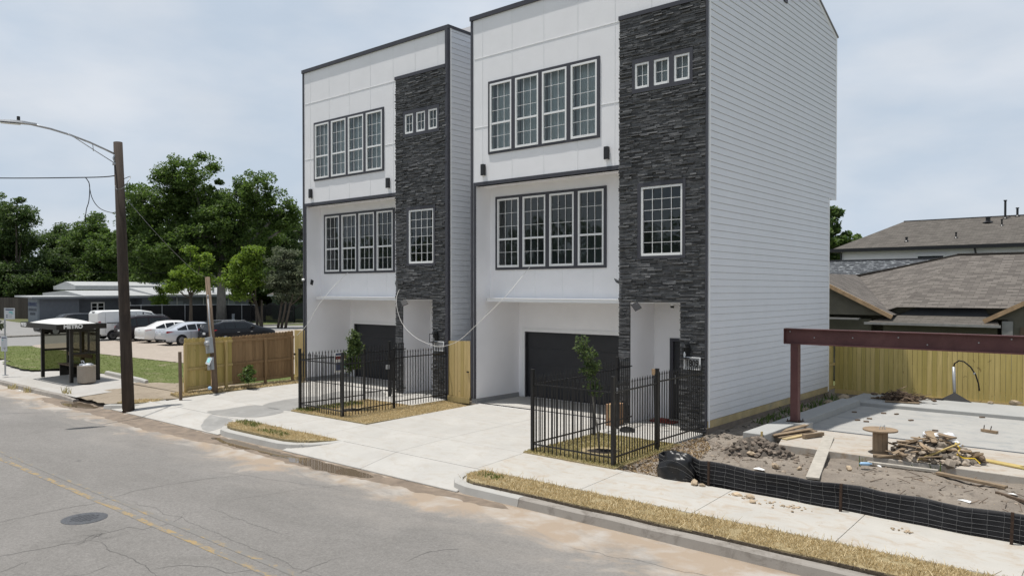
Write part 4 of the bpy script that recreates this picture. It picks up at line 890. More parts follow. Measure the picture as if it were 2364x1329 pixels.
# leaf litter and wisps beside the yard fence
struct(blades('leaf_litter',[[(-8.6,13.3),(-7.45,13.3),(-7.3,14.2),(-7.8,16.2),(-8.6,17.5)]],650,leaf_mat('dry_leaves',(.20,.13,.07),(.46,.34,.19),.2),(.01,.04),.018,lambda x,y:dirtz(x,y),1.6),'stuff')
struct(blades('weeds',[[(-8.5,20),(-7.6,20),(-7.6,26.5),(-8.5,26.5)],[(-4.75,16.6),(-4.4,16.6),(-4.4,16.8),(-4.75,16.8)],[(-3.75,16.85),(-3.2,16.85),(-3.2,17.0),(-3.75,17.0)]],60,l_mid,(.06,.22),.02,lambda x,y:dirtz(x,y),1.2),'stuff')
m=MB()
for i in range(90):
    x,y=random.uniform(-8.4,-1),random.uniform(13.5,17.5);a=random.random()*3.14;L=random.uniform(.08,.35);z=dirtz(x,y)+.015
    m.tube([(x,y,z),(x+L*math.cos(a),y+L*math.sin(a),z+random.uniform(0,.05))],.006,4)
struct(m.build('twigs',m_stick),'stuff')
m=MB()
for x,y,a in ((-6.0,23.2,.5),(-5.65,23.25,1.2),(-6.05,22.0,.2),(-6.2,21.5,.9),(-5.98,21.45,.4),(-4.3,21.2,.1),(-3.75,24.2,.7),(-6.7,22.9,.4),(-5.1,22.4,1)):
    m.beam((x,y,.12),(x+.13*math.cos(a),y+.13*math.sin(a),.12),.06,.03)
struct(m.build('slab_debris',m_stakeW),'stuff')
t=thing('timber_offcut','broken brown timber offcut with nails on the bare slab','timber offcut',(-3.2,21.9,.1));MB().beam((-3.35,21.9,.14),(-3.0,21.75,.14),.09,.06).build('board',m_spool,t);MB().tube([(-3.3,21.88,.16),(-3.29,21.88,.27)],.012,5).build('spike',m_rust,t);MB().tube([(-3.15,21.82,.16),(-3.13,21.82,.27)],.012,5).build('spike',m_rust,t)
tag(MB().box(-7.0,17.1,-.05,-6.96,17.14,.34).build('survey_stake',m_pine2),'thin pale survey stake at the front end of the grade beam','stake')
# silt fence
path=[(-6.95,13.45,.0,.06),(-7.12,13.62,.18,.03),(-7.40,13.62,.32,-.02),(-7.58,13.45,.30,-.08),(-7.50,13.28,.22,-.08)]
t=thing('silt_fence','black fabric silt fence with wire mesh along the footway, its left end curled over','silt fence',(-6.4,13.3,-.08))
base=[(-6.42,13.30)]+[(-6.42+i*.3,13.30-.012*i+.02*math.sin(i*1.7)) for i in range(1,42)]
rn=random.Random(5)
def fab(x,y,u,i):
    k=MN.noise((x*1.4,u*2,4));return (x+.02*k,y+.07*MN.noise((x*1.6,u*1.6,8))*(.3+u)+.03*u,-.085+u*(.47+.04*MN.noise((x*1.1,0,3))-.035*abs(math.sin((x+6.42)*1.15))))
nu=7;V=[];F=[]
curl=[(-6.85,13.24,.08),(-7.02,13.22,.06),(-7.22,13.20,.02),(-7.40,13.24,.0),(-7.52,13.38,.0),(-7.48,13.58,.0),(-7.25,13.68,.0),(-6.95,13.60,.0),(-6.65,13.42,.0)]
cols=[]
for i,(x,y,zz) in enumerate(curl):
    h=[.05,.14,.30,.42,.47,.50,.50,.49,.45][i]; o=[.02,.03,.05,.06,.03,-.05,-.06,-.03,0][i]
    cols.append([(x+o*u*.6*(1 if i<5 else .6)+.02*MN.noise((i*.7,u*3,1)),y+.10*u*(1 if i<4 else -.6)+.03*MN.noise((i*.9,u*3,6)),-.09+zz*(1-u)+h*u+.02*MN.noise((i*1.3,u*2,9))) for u in [j/(nu-1) for j in range(nu)]])
for i,(x,y) in enumerate(base): cols.append([fab(x,y,j/(nu-1),i) for j in range(nu)])
# densify columns
D=[]
for i in range(len(cols)-1):
    for k in range(3):
        f=k/3;D.append([tuple(Vector(a).lerp(Vector(b),f)+Vector((0,.006*MN.noise((i*2+k,j*1.3,2)),.004*MN.noise((i+k*.4,j,7))))) for j,(a,b) in enumerate(zip(cols[i],cols[i+1]))])
D.append(cols[-1])
for c in D: V+=c
for i in range(len(D)-1):
    for j in range(nu-1): a=i*nu+j; F.append((a,a+nu,a+nu+1,a+1))
o=MB().add(V,F).build('fabric',M('silt_fabric',(.018,.018,.02),.6,.3,5,.2,12,spec=.15),t,smooth=True)
md=o.modifiers.new('s','SOLIDIFY');md.thickness=.006
m=MB()
for j in range(nu):
    pts=[Vector(c[j])+Vector((0,-.018,0)) for c in D]; m.tube(pts,.002,4,False)
for i in range(0,len(D)): 
    if i%2==0 and (i>26 or i%4==0): m.tube([Vector(p)+Vector((0.01*rn.uniform(-1,1),-.022,0)) for p in D[i]],.0013,4,False)
m.build('wire_mesh',m_wire,t)
V=[];F=[];nu_,nv_=36,16
for j in range(nv_+1):
    for i in range(nu_):
        a=6.2832*i/nu_;e=1.5708*j/nv_;r=max(0.02,math.cos(e))**.55;k=1+.16*MN.noise((math.cos(a)*1.6,math.sin(a)*1.6,e*1.8))+.07*abs(MN.noise((math.cos(a)*4,math.sin(a)*4,e*4)))
        V.append((-7.16+.40*r*math.cos(a)*k,13.42+.235*r*math.sin(a)*k,-.10+.50*max(0,math.sin(e))**.8*k))
for j in range(nv_):
    for i in range(nu_): F.append((j*nu_+i,j*nu_+(i+1)%nu_,(j+1)*nu_+(i+1)%nu_,(j+1)*nu_+i))
MB().add(V,F).build('bunched_roll',M('black_sheeting',(.012,.012,.013),.36,.3,5,.3,9,spec=.4),t,smooth=True)
m=MB()
for q in range(-4,5): m.tube([(-7.16+.43*math.cos(2.2+.0*q)*.0+.44*math.cos(math.pi*f)*(1-.0),13.42-.265*math.cos(q*.33)*1.0*(1-.25*abs(math.cos(math.pi*f))),-.08+(.06+.055*(q+4))*(1-.6*math.cos(math.pi*f)**2)) for f in [g/10 for g in range(11)]],.0016,4,False) if q%2==0 else None
m.build('wire_mesh',m_wire,t)
for x in (-6.42,-4.02,-1.62,.8,3.2):
    y=13.3-.012*(x+6.42)/.3-.06; MB().beam((x,y,-.2),(x+.02,y-.02,.40),.04,.035,(0,1,0)).build('post',m_rust,t)
# ------------------------------------------------------------------ iron yard fences
def picket_panel(root,p0,p1,zb,zt,name='panel',sp=.115,finial=True):
    m=MB();p0=Vector((*p0,0));p1=Vector((*p1,0));L=(p1-p0).length;d=(p1-p0)/L
    for z in (zb+.16,zt-.24): m.beam(p0+Vector((0,0,z)),p1+Vector((0,0,z)),.028,.03)
    n=max(1,int(round(L/sp)))
    for i in range(1,n):
        p=p0+d*(L*i/n);x,y=p.x,p.y; m.box(x-.0085,y-.0085,zb,x+.0085,y+.0085,zt-.09)
        m.add([(x-.015,y-.015,zt-.09),(x+.015,y-.015,zt-.09),(x+.015,y+.015,zt-.09),(x-.015,y+.015,zt-.09),(x,y,zt),(x,y,zt-.105)],[(0,1,4),(1,2,4),(2,3,4),(3,0,4),(1,0,5),(2,1,5),(3,2,5),(0,3,5)])
    return m.build(name,m_blackm,root)
def post(root,x,y,z0,z1,w=.066):
    h=w/2;m=MB().box(x-h,y-h,z0,x+h,y+h,z1).box(x-h-.006,y-h-.006,z1,x+h+.006,y+h+.006,z1+.018);return m.build('post',m_blackm,root)
t=thing('iron_fence','x','fence',(-9.65,13.38,-.06),'black iron picket fences round the front yards')
A=(-10.74,13.38);B=(-8.58,13.33);Cc=(-8.68,15.32);D_=(-8.70,17.68);P1=(-10.76,15.85);P2=(-10.76,16.92)
for x,y in (A,B,Cc,P1,P2): post(t,x,y,-.09,1.80 if y<16 else 1.84)
picket_panel(t,A,B,-.02,1.72);picket_panel(t,B,Cc,-.02,1.72);picket_panel(t,Cc,D_,.02,1.76);picket_panel(t,A,P1,.0,1.72);picket_panel(t,P2,(-10.8,17.70),.05,1.80)
g=picket_panel(t,(-10.76,15.9),(-10.76,16.87),.06,1.78,'gate');MB().box(-10.80,16.80,.92,-10.72,16.9,1.06).build('lock',m_galv,g)
t2=copy_tree(t);t2.location.x-=9.14;t2.location.y+=.12
t['label']='black iron picket fence round the yard of the nearest townhouse, beside the dirt'; t2['label']='black iron picket fence round the farther yard, between the two driveways'
s=thing('notice_board','red white and blue notice sheet hung on the farther iron fence','notice',(-19.86,14.9,1.0))
MB().box(-19.845,14.75,.98,-19.83,15.25,1.62).build('sheet',m_vinyl,s);MB().box(-19.828,14.76,1.40,-19.824,15.24,1.50).build('band',m_redp,s);MB().box(-19.828,14.78,1.53,-19.824,15.2,1.59).box(-19.828,14.8,1.05,-19.824,15.0,1.3).build('print',m_navy,s);MB().box(-19.828,15.03,1.1,-19.824,15.22,1.32).build('picture',m_teal,s)
t=thing('delivery_box','brown cardboard box standing just inside the near yard gate','box',(-11.1,17.3,0))
MB().box(-11.25,17.1,.0,-10.97,17.6,.56).build('carton',m_card,t,bevel=.006);MB().box(-11.13,17.098,.2,-11.09,17.6,.561).build('tape',m_treated,t)
t=thing('broom','broom with orange bristles propped upside down beside the near porch','broom',(-9.7,17.0,0))
MB().tube([(-9.72,17.05,.0),(-9.86,17.22,1.42)],.014,6).build('stick',m_darkwire,t);MB().ext([(-9.90,17.2,1.42),(-9.83,17.2,1.42),(-9.82,17.2,1.58),(-9.91,17.2,1.58)],(.02,.04,0)).build('bristles',m_fascia,t)
tag(MB().box(-10.62,18.3,.015,-9.9,18.62,.06).box(-10.5,18.35,.06,-10.1,18.5,.12).build('paint_tray',m_redp,bevel=.01),'low red tray lying on the near porch floor','tray')
m=MB()
for k in range(4): m.tube([(-10.35+(.2-.02*k)*math.cos(a*.35),16.75+(.17-.02*k)*math.sin(a*.35),.02+.02*k) for a in range(19)],.013,5)
tag(m.build('hose_coil',m_darkwire),'dark coil of hose on the walk behind the near gate','hose')
for x,y,rx,lb in ((-9.62,14.41,.42,'dark mulch ring round the young tree in the near yard'),(-18.65,14.5,.46,'dark mulch ring round the young tree in the farther yard'),(-25.55,15.15,.40,'dark mulch ring round the small shrub by the wooden fence')):
    o=heightfield('mulch_ring',-.5,.5,-.5,.5,.05,lambda a,b:-.12+.15*max(0,1-(a*a+b*b)/.24)**.5+.03*MN.noise((a*12,b*12,x)),m_mulch); o.location=(x,y,-.035); o.scale=(rx/.48,rx/.48,1);tag(o,lb,'mulch')
tree('young_tree','thin young oak staked in the near iron fenced yard',-9.62,14.41,[(-.20,-.15,1.98,.21,.21,.40),(-.08,-.12,1.45,.17,.17,.25),(-.32,-.2,2.38,.15,.15,.28)],.032,l_young,82,22,.125,.019,m_barkl,1.6,group=None,shell=.2,stems=[(0,0,-.17,-.13)])
tree('young_tree','leafier young oak in the farther iron fenced yard',-18.65,14.5,[(0,0,1.45,.25,.25,.40),(.05,.05,1.9,.2,.2,.36),(.05,0,2.25,.13,.13,.22)],.040,l_young,120,32,.13,.02,m_barkl,1.2,shell=.25)
tree('shrub','small leafy shrub in mulch beside the wooden fence',-25.55,15.15,[(0,0,.42,.32,.32,.28),(-.05,.05,.75,.16,.16,.16),(.2,-.05,.35,.2,.2,.15)],.05,l_mid,34,30,.11,.012,m_bark,.4,cat='shrub',shell=.3,twig=False)
# ------------------------------------------------------------------ board fences
def boards(mb,p0,p1,zt,zb,w=.14,th=.018,dog=True,jit=.008,gap=.009,rn=None):
    rn=rn or random; p0=Vector((*p0,0));p1=Vector((*p1,0));L=(p1-p0).length;d=(p1-p0)/L;nv=Vector((-d.y,d.x,0));n=int(L/w)
    for i in range(n):
        a=p0+d*(L*i/n+gap/2);b=p0+d*(L*(i+1)/n-gap/2);o=nv*rn.uniform(-.003,.003);f=i/n
        z0=(zb[0]+(zb[1]-zb[0])*f);z1=(zt[0]+(zt[1]-zt[0])*f)+rn.uniform(-jit,jit);c=.035 if dog else 0
        pts=[a+o+Vector((0,0,z0)),b+o+Vector((0,0,z0)),b+o+Vector((0,0,z1-c)),b-d*c+o+Vector((0,0,z1)),a+d*c+o+Vector((0,0,z1)),a+o+Vector((0,0,z1-c))] if dog else [a+o+Vector((0,0,z0)),b+o+Vector((0,0,z0)),b+o+Vector((0,0,z1)),a+o+Vector((0,0,z1))]
        mb.ext(pts,nv*th)
def rail(mb,p0,p1,z0,z1,off,w=.04,h=.09): mb.beam((p0[0]+off[0],p0[1]+off[1],z0),(p1[0]+off[0],p1[1]+off[1],z1),w,h)
# back fence of the lot
t=thing('wooden_fence','tall yellow pine board fence across the back of the vacant lot','fence',(-4,27.8,0))
m=MB();boards(m,(9,27.8),(-8.7,27.8),(1.98,1.98),(.12,.12),.145,.018,False);m.build('boards',m_pine,t)
MB().box(-8.7,27.765,-.02,9,27.782,.13).build('kick_board',m_pine2,t)
for z in (.4,1.05,1.75): MB().box(-8.7,27.822,z-.045,9,27.86,z+.045).build('rail',m_pine2,t)
t=thing('wooden_fence','short yellow fence return from the house corner to the back fence','fence',(-8.75,27.4,0))
m=MB();boards(m,(-8.75,26.99),(-8.75,27.76),(1.98,1.98),(.12,.12),.13,.018,False);m.build('boards',m_pine,t)
for z in (.2,1.0,1.75): MB().box(-8.728,26.99,z-.045,-8.69,27.76,z+.045).build('rail',m_pine2,t)
t=thing('wooden_gate','fresh yellow board gate closing the gap between the two townhouses','gate',(-17.3,17.7,0))
m=MB();boards(m,(-17.78,17.74),(-16.80,17.74),(1.93,1.96),(.16,.13),.14,.018,False);m.build('boards',m_pine2,t);MB().box(-17.78,17.70,-.04,-16.80,17.722,.15).build('kick_board',m_pine2,t);MB().box(-16.92,17.70,.95,-16.84,17.735,.99).build('latch',m_blackm,t)
# left boundary fence, two batches of boards, rails on the yard side
t=thing('wooden_fence','two toned board fence with rails, pale at the street end and brown behind','fence',(-26.2,15.2,0))
f0=(-26.05,12.98);f1=(-26.17,14.85);f2=(-26.38,17.62)
m=MB();boards(m,f0,f1,(1.90,1.87),(.05,.10),.14);m.build('pale_boards',m_pine,t)
m=MB();boards(m,f1,f2,(1.87,1.97),(.10,.14),.14);m.build('brown_boards',m_old,t)
m=MB();m2=MB()
for za,zb_ in ((1.70,1.72),(.80,.88),(.14,.2)):
    (m).beam((f0[0]+.03,f0[1],za),(f1[0]+.03,f1[1],za*.4+zb_*.6),.045,.09);(m2).beam((f1[0]+.03,f1[1],za*.4+zb_*.6),(f2[0]+.03,f2[1],zb_),.045,.09)
m.build('rail',m_pine2,t);m2.build('rail',m_old,t)
for x,y,z,mt in ((-26.02,12.98,1.72,m_pine2),(-26.09,14.55,1.72,m_pine2),(-26.25,16.25,1.74,m_old),(-26.33,17.5,1.76,m_old)): MB().box(x-.0,y-.045,-.1,x+.09,y+.045,z).build('post',mt,t)
t=thing('wooden_gate','pale yellow board gate between brown fence and the farther townhouse','gate',(-26.2,17.7,0))
m=MB();boards(m,(-26.50,17.75),(-25.78,17.75),(1.98,1.99),(.14,.12),.14,.018,False);m.build('boards',m_pine2,t);MB().box(-26.5,17.70,.0,-25.78,17.73,.14).build('kick_board',m_pine2,t);MB().box(-26.47,17.69,.98,-26.40,17.735,1.06).build('latch',m_blackm,t)
tag(MB().beam((-25.02,12.34,-.3),(-25.05,12.33,1.52),.085,.085,(0,1,0)).build('fence_post',m_stakeW,bevel=.006),'lone brown timber post at the street end of the fence','post')
tag(MB().beam((-25.8,12.75,.0),(-25.9,12.8,.55),.16,.02,(0,1,0)).build('board_scrap',m_pine2),'broken pale board leaning behind the lone timber post','board')
# ------------------------------------------------------------------ poles, lamp, wires
t=thing('utility_pole','tall weathered wooden utility pole by the kerb carrying a street lamp','utility pole',(-25.35,10.78,-.15))
m=MB();m.tube([(-25.35,10.78,-.4),(-25.5,10.76,2.2),(-25.68,10.74,5.2),(-25.88,10.72,8.38)],[.185,.172,.155,.135],16);m.build('pole',m_poleW,t,smooth=True)
arm=[(-25.85,10.62,7.98),(-25.8,10.3,8.08),(-25.7,9.8,8.22),(-25.6,9.2,8.35),(-25.45,8.6,8.42),(-25.3,8.05,8.44)]
m=MB().tube(arm,.032,8).tube([(-25.83,10.6,7.68),(-25.7,9.95,7.98),(-25.55,9.3,8.28),(-25.5,9.1,8.34)],.014,6).tube([(-25.7,9.9,7.96),(-25.7,9.88,8.18)],.012,5).tube([(-25.84,10.63,8.0),(-25.84,10.56,7.85),(-25.83,10.62,7.66)],.03,8);m.box(-25.9,10.55,7.62,-25.78,10.68,7.7);m.build('arm',m_galv,t,smooth=True)
m=MB();T0=Matrix.Translation((-25.12,7.6,8.38))@Matrix.Rotation(R(-20),4,'Z')
m.T=T0;V=[];F=[];st=[(-.5,.03,.03),(-.42,.10,.06),(-.15,.145,.085),(.15,.14,.09),(.35,.07,.07),(.5,.05,.06)]
for y,w,h in st: V+=[(-w,y,0),(-w*.8,y,h*.7),(0,y,h),(w*.8,y,h*.7),(w,y,0),(0,y,-.025)]
for i in range(5): F+=[(i*6+k,i*6+(k+1)%6,(i+1)*6+(k+1)%6,(i+1)*6+k) for k in range(6)]
F+=[(0,1,2,3,4,5),(35,34,33,32,31,30)];m.add(V,F);lh=m.build('lamp_head',m_galv,t,smooth=False)
m=MB(T0);m.lathe([(.045,.085),(.045,.19),(.03,.2)],(0,.05,0),10);m.build('photocell',m_blackm,lh)
m=MB(T0);m.box(-.09,-.38,-.035,.09,.1,-.026);m.build('lens',m_vinyl,lh)
def wire(pts,r,name,lb,mt=m_darkwire,n=4,cat='cable'):
    P=[];k=len(pts);pts=[Vector(p) for p in pts]
    for i in range(k-1):
        p0=pts[max(i-1,0)];p1=pts[i];p2=pts[i+1];p3=pts[min(i+2,k-1)]
        for j in range(8):
            u=j/8;P.append(.5*((2*p1)+(p2-p0)*u+(2*p0-5*p1+4*p2-p3)*u*u+(3*p1-p0-3*p2+p3)*u**3))
    P.append(pts[-1]);return tag(MB().tube(P,r,n).build(name,mt),lb,cat)
wire([(-40,-6,8.0),(-33,2.5,7.35),(-29.5,7.2,7.2),(-26.6,10.0,7.23),(-25.85,10.68,7.3)],.022,'overhead_cable','twisted overhead cable reaching the utility pole from across the street')
wire([(-26.6,10.0,7.23),(-26.55,10.1,7.0),(-26.6,10.1,6.5),(-26.68,10.05,6.2),(-26.7,10.02,5.85)],.014,'loose_cable','loose cable end hanging left of the utility pole')
wire([(-26.55,10.08,7.1),(-26.5,10.15,6.6),(-26.3,10.3,6.25),(-26.0,10.55,6.1),(-25.8,10.7,6.15)],.012,'drip_loop','thin drip loop of cable joining the pole from the left')
wire([(-25.72,10.55,6.95),(-25.45,10.5,6.8),(-25.2,10.6,6.85),(-25.15,10.75,7.1),(-25.4,10.9,7.25),(-25.75,10.85,7.2)],.012,'wire_coil','loose loop of wire hooped around the upper utility pole',m_wire)
wire([(-25.7,10.85,6.6),(-25.4,11.6,5.6),(-25.5,12.4,4.85),(-25.9,13.3,4.25),(-26.35,13.98,4.05)],.007,'service_drop','sagging service wire from the utility pole to the meter pole',m_wire)
wire([(-70,30,5.3),(-60,45,5.0),(-55,75,5.2)],.02,'overhead_cable','thin far telephone line crossing before the trees') if False else None
wire([(-78,-2,5.9),(-76,18,5.4),(-74,32,5.2),(-72,48,5.5)],.02,'overhead_cable','thin horizontal telephone line running across the dark trees')
t=thing('meter_pole','leaning weathered meter pole in front of the wooden fence','meter pole',(-25.52,13.83,-.05))
m=MB().tube([(-25.52,13.83,-.2),(-25.8,13.9,1.6),(-26.34,14.0,4.05)],[.12,.10,.085],12);m.build('pole',m_stakeW,t,smooth=True)
MB().tube([(-25.70,13.80,1.9),(-25.88,13.83,2.5),(-26.05,13.86,3.35)],.028,8).lathe([(.04,0),(.04,.08)],(-26.05,13.86,3.33),8).build('riser_conduit',m_galv,t,smooth=True)
m=MB(Matrix.Translation((-25.62,13.70,1.36))@Matrix.Rotation(R(-9),4,'Y')).box(-.16,-.07,0,.16,.07,.56);mb_=m.build('meter_box',m_grayplastic,t,bevel=.012)
MB().lathe([(.10,0),(.10,.05),(.085,.11),(.03,.13)],(0,0,0),18).build('meter',m_galv,mb_).matrix_local=Matrix.Translation((-25.62,13.63,1.70))@Matrix.Rotation(R(90),4,'X')
m=MB(Matrix.Translation((-25.52,13.68,.78))@Matrix.Rotation(R(-6),4,'Y'))
m.box(-.11,-.06,0,.13,-.05,.44).box(-.13,-.06,0,-.11,.06,.44).box(.11,-.06,0,.13,.06,.44).box(-.11,-.05,.42,.11,.06,.44).box(-.11,-.05,0,.11,.06,.02);db=m.build('breaker_box',m_grayplastic,t)
m=MB().add([(-25.56,13.62,1.24),(-25.28,13.62,1.20),(-25.05,13.38,.98),(-25.33,13.38,1.02)],[(0,1,2,3)]);o=m.build('open_door',m_grayplastic,db);md=o.modifiers.new('s','SOLIDIFY');md.thickness=.02
m=MB().add([(-25.46,13.56,1.213),(-25.30,13.56,1.19),(-25.17,13.42,1.063),(-25.33,13.42,1.09)],[(0,1,2,3)]);m.build('sticker',m_teal,o)
MB().tube([(-25.48,13.66,.78),(-25.45,13.66,.45),(-25.38,13.62,.22)],.012,5).build('loose_wire',m_fascia,t)
tag(MB().lathe([(.0,0),(.06,.02),(.07,.08),(.03,.12)],(-25.36,13.55,.10),9).build('blue_pouch',m_blue),'small blue bag hanging from a wire on the meter pole','bag')
# swags of white cable on the fronts
y=17.45
wire([(-20.33,18.3,4.22),(-20.22,17.9,3.8),(-20.06,17.5,3.25),(-19.73,17.42,2.53),(-19.08,17.42,2.04),(-18.24,17.45,1.78),(-17.74,17.5,1.77),(-17.05,17.5,1.99),(-16.3,17.5,2.5),(-15.39,17.7,3.3),(-15.1,17.9,3.7),(-14.85,18.36,4.3)],.008,'slack_cable','white slack cable swagged between the two townhouse fronts',m_cable,5)
wire([(-23.9,18.4,4.25),(-24.3,17.9,3.6),(-24.72,17.6,2.95),(-25.2,17.5,2.3),(-25.95,17.5,1.8)],.009,'slack_cable','thin cord from the farther house window down to its left corner',m_cable,5)
# ------------------------------------------------------------------ bus stop
t=thing('bus_shelter','dark framed bus shelter with white domed roof and smoked panels','bus shelter',(-34.6,12.2,-.06))
for x,y in ((-36.15,11.85),(-33.05,11.85),(-36.15,12.85),(-33.05,12.85)): MB().box(x-.06,y-.06,-.1,x+.06,y+.06,2.10).build('post',m_brown,t)
MB().box(-34.68,12.79,-.1,-34.56,12.91,2.10).build('post',m_brown,t)
m=MB();rx0,rx1,ry0,ry1=-36.55,-32.55,11.15,13.0
m.box(rx0,ry0,2.04,rx1,ry0+.06,2.25).box(rx0,ry1-.06,2.04,rx1,ry1,2.25).box(rx0,ry0+.06,2.04,rx0+.06,ry1-.06,2.25).box(rx1-.06,ry0+.06,2.04,rx1,ry1-.06,2.25);fa=m.build('fascia',m_brown,t,bevel=.01)
V=[];F=[];n=14
for j in range(n+1):
    for i in range(n+1):
        u,v=i/n,j/n; V.append((rx0+.1+(rx1-rx0-.2)*u,ry0+.1+(ry1-ry0-.2)*v,2.20+.23*(1-(2*u-1)**2)**.8*(1-(2*v-1)**2)**.8))
for j in range(n):
    for i in range(n): a=j*(n+1)+i;F.append((a,a+1,a+n+2,a+n+1))
MB().add(V,F).build('dome_roof',m_dome,t,smooth=True)
for z in (.18,1.05,1.95):
    for q in ((-36.09,12.82,z-.04,-34.68,12.88,z+.04),(-34.56,12.82,z-.04,-33.11,12.88,z+.04),(-36.18,11.91,z-.04,-36.12,12.79,z+.04),(-33.08,11.91,z-.04,-33.02,12.79,z+.04)): MB().box(*q).build('rail',m_brown,t)
for y in (12.2,12.5): MB().box(-33.08,y-.03,1.09,-33.02,y+.03,1.91).build('mullion',m_brown,t)
for a in ((-36.09,12.85,-34.68,12.85),(-34.56,12.85,-33.11,12.85),(-33.05,11.91,-33.05,12.79),(-36.15,11.91,-36.15,12.79)): MB().quad((a[0],a[1],.22),(a[2],a[3],.22),(a[2],a[3],1.91),(a[0],a[1],1.91)).build('panel',m_smoke,t)
MB().box(-35.9,12.35,.42,-33.4,12.74,.47).build('bench',m_stakeW,t);b=MB()
for x in (-35.85,-34.65,-33.45): b.box(x-.03,12.4,-.06,x+.03,12.7,.418)
b.build('bench_leg',m_brown,t);MB().box(-35.9,12.745,.78,-33.4,12.785,.93).build('bench_back',m_stakeW,t)
text('METRO',.20,m_vinyl,'lettering',faceM((rx1+.004,11.75,2.145),(0,1,0),(0,0,1)),fa,.004,sx=1.05,bold=.01)
text('METRO',.18,m_vinyl,'lettering',faceM((rx0+.4,ry0-.004,2.145),(1,0,0),(0,0,1)),fa,.004,sx=1.0,bold=.01)
t=thing('litter_bin','round exposed aggregate litter bin with white bags beside the shelter','litter bin',(-32.35,12.15,-.06))
MB().lathe([(.31,-.06),(.33,-.03),(.33,.60),(.315,.62),(.28,.62),(.28,.48)],(-32.35,12.15,0),28).build('bin',m_agg,t,smooth=False)
m=MB()
for i,(a,r,h) in enumerate(((0,.16,.10),(1.6,.2,.12),(2.9,.15,.09),(4.4,.18,.1),(5.4,.12,.12))): chunk(m,(-32.35+.14*math.cos(a),12.15+.14*math.sin(a),.62),r*.85,i+30,.6)
m.tube([(-32.55,12.05,.72),(-32.5,12.02,.8),(-32.42,12.05,.8),(-32.4,12.1,.7)],.02,5);m.build('rubbish_bag',m_bag,t,smooth=True)
t=thing('bus_stop_sign','slim grey post with a bus stop flag and a timetable plate','bus stop sign',(-38.0,11.0,-.08))
MB().tube([(-38,11,-.1),(-38,11,2.82)],.035,8).lathe([(.12,-.09),(.12,-.07)],(-38,11,0),10).build('post',m_galv,t)
d=Vector((.80,.6,0));n=Vector((.6,-.80,0));up=Vector((0,0,1))
def plate(cx,cz,w,h,name,items,cw=0):
    c=Vector((-38,11,cz))+d*cx+n*.05
    q=lambda a,b,o=0:c+d*a+up*b+n*o
    o=MB().ext([q(-w/2,-h/2),q(w/2,-h/2),q(w/2,h/2),q(-w/2,h/2)],n*.01).build(name,m_plate,t)
    for a,b,w2,h2,mt,nm in items: MB().ext([q(a-w2/2,b-h2/2,.012),q(a+w2/2,b-h2/2,.012),q(a+w2/2,b+h2/2,.012),q(a-w2/2,b+h2/2,.012)],n*.003).build(nm,mt,o)
plate(.26,2.57,.46,.48,'sign_flag',[(0,.17,.36,.05,m_navy,'heading'),(.05,.06,.16,.07,m_teal,'print'),(.12,0,.1,.03,m_teal,'print'),(-.12,-.07,.06,.04,m_navy,'symbol'),(.04,-.08,.14,.015,m_galv,'print'),(-.12,-.15,.05,.04,m_navy,'symbol'),(.04,-.15,.14,.015,m_galv,'print')])
plate(.0,1.28,.28,.66,'timetable_plate',[(0,.25,.2,.035,m_navy,'heading'),(-.06,.16,.05,.05,m_teal,'symbol'),(.02,-.18,.16,.02,m_galv,'print'),(.03,-.23,.03,.05,m_galv,'symbol')])
for i,(x,y,s) in enumerate(((-34.9,10.35,.30),(-33.2,10.36,.2),(-30.3,10.7,.24))):
    struct(blades('kerb_weeds',[[(x-s,y-.1),(x+s,y-.1),(x+s,y+.12),(x-s,y+.12)]],260,l_strawg,(.08,.24),.018,lambda a,b:-.34 if b<10.6 else -.16,.9),'stuff')
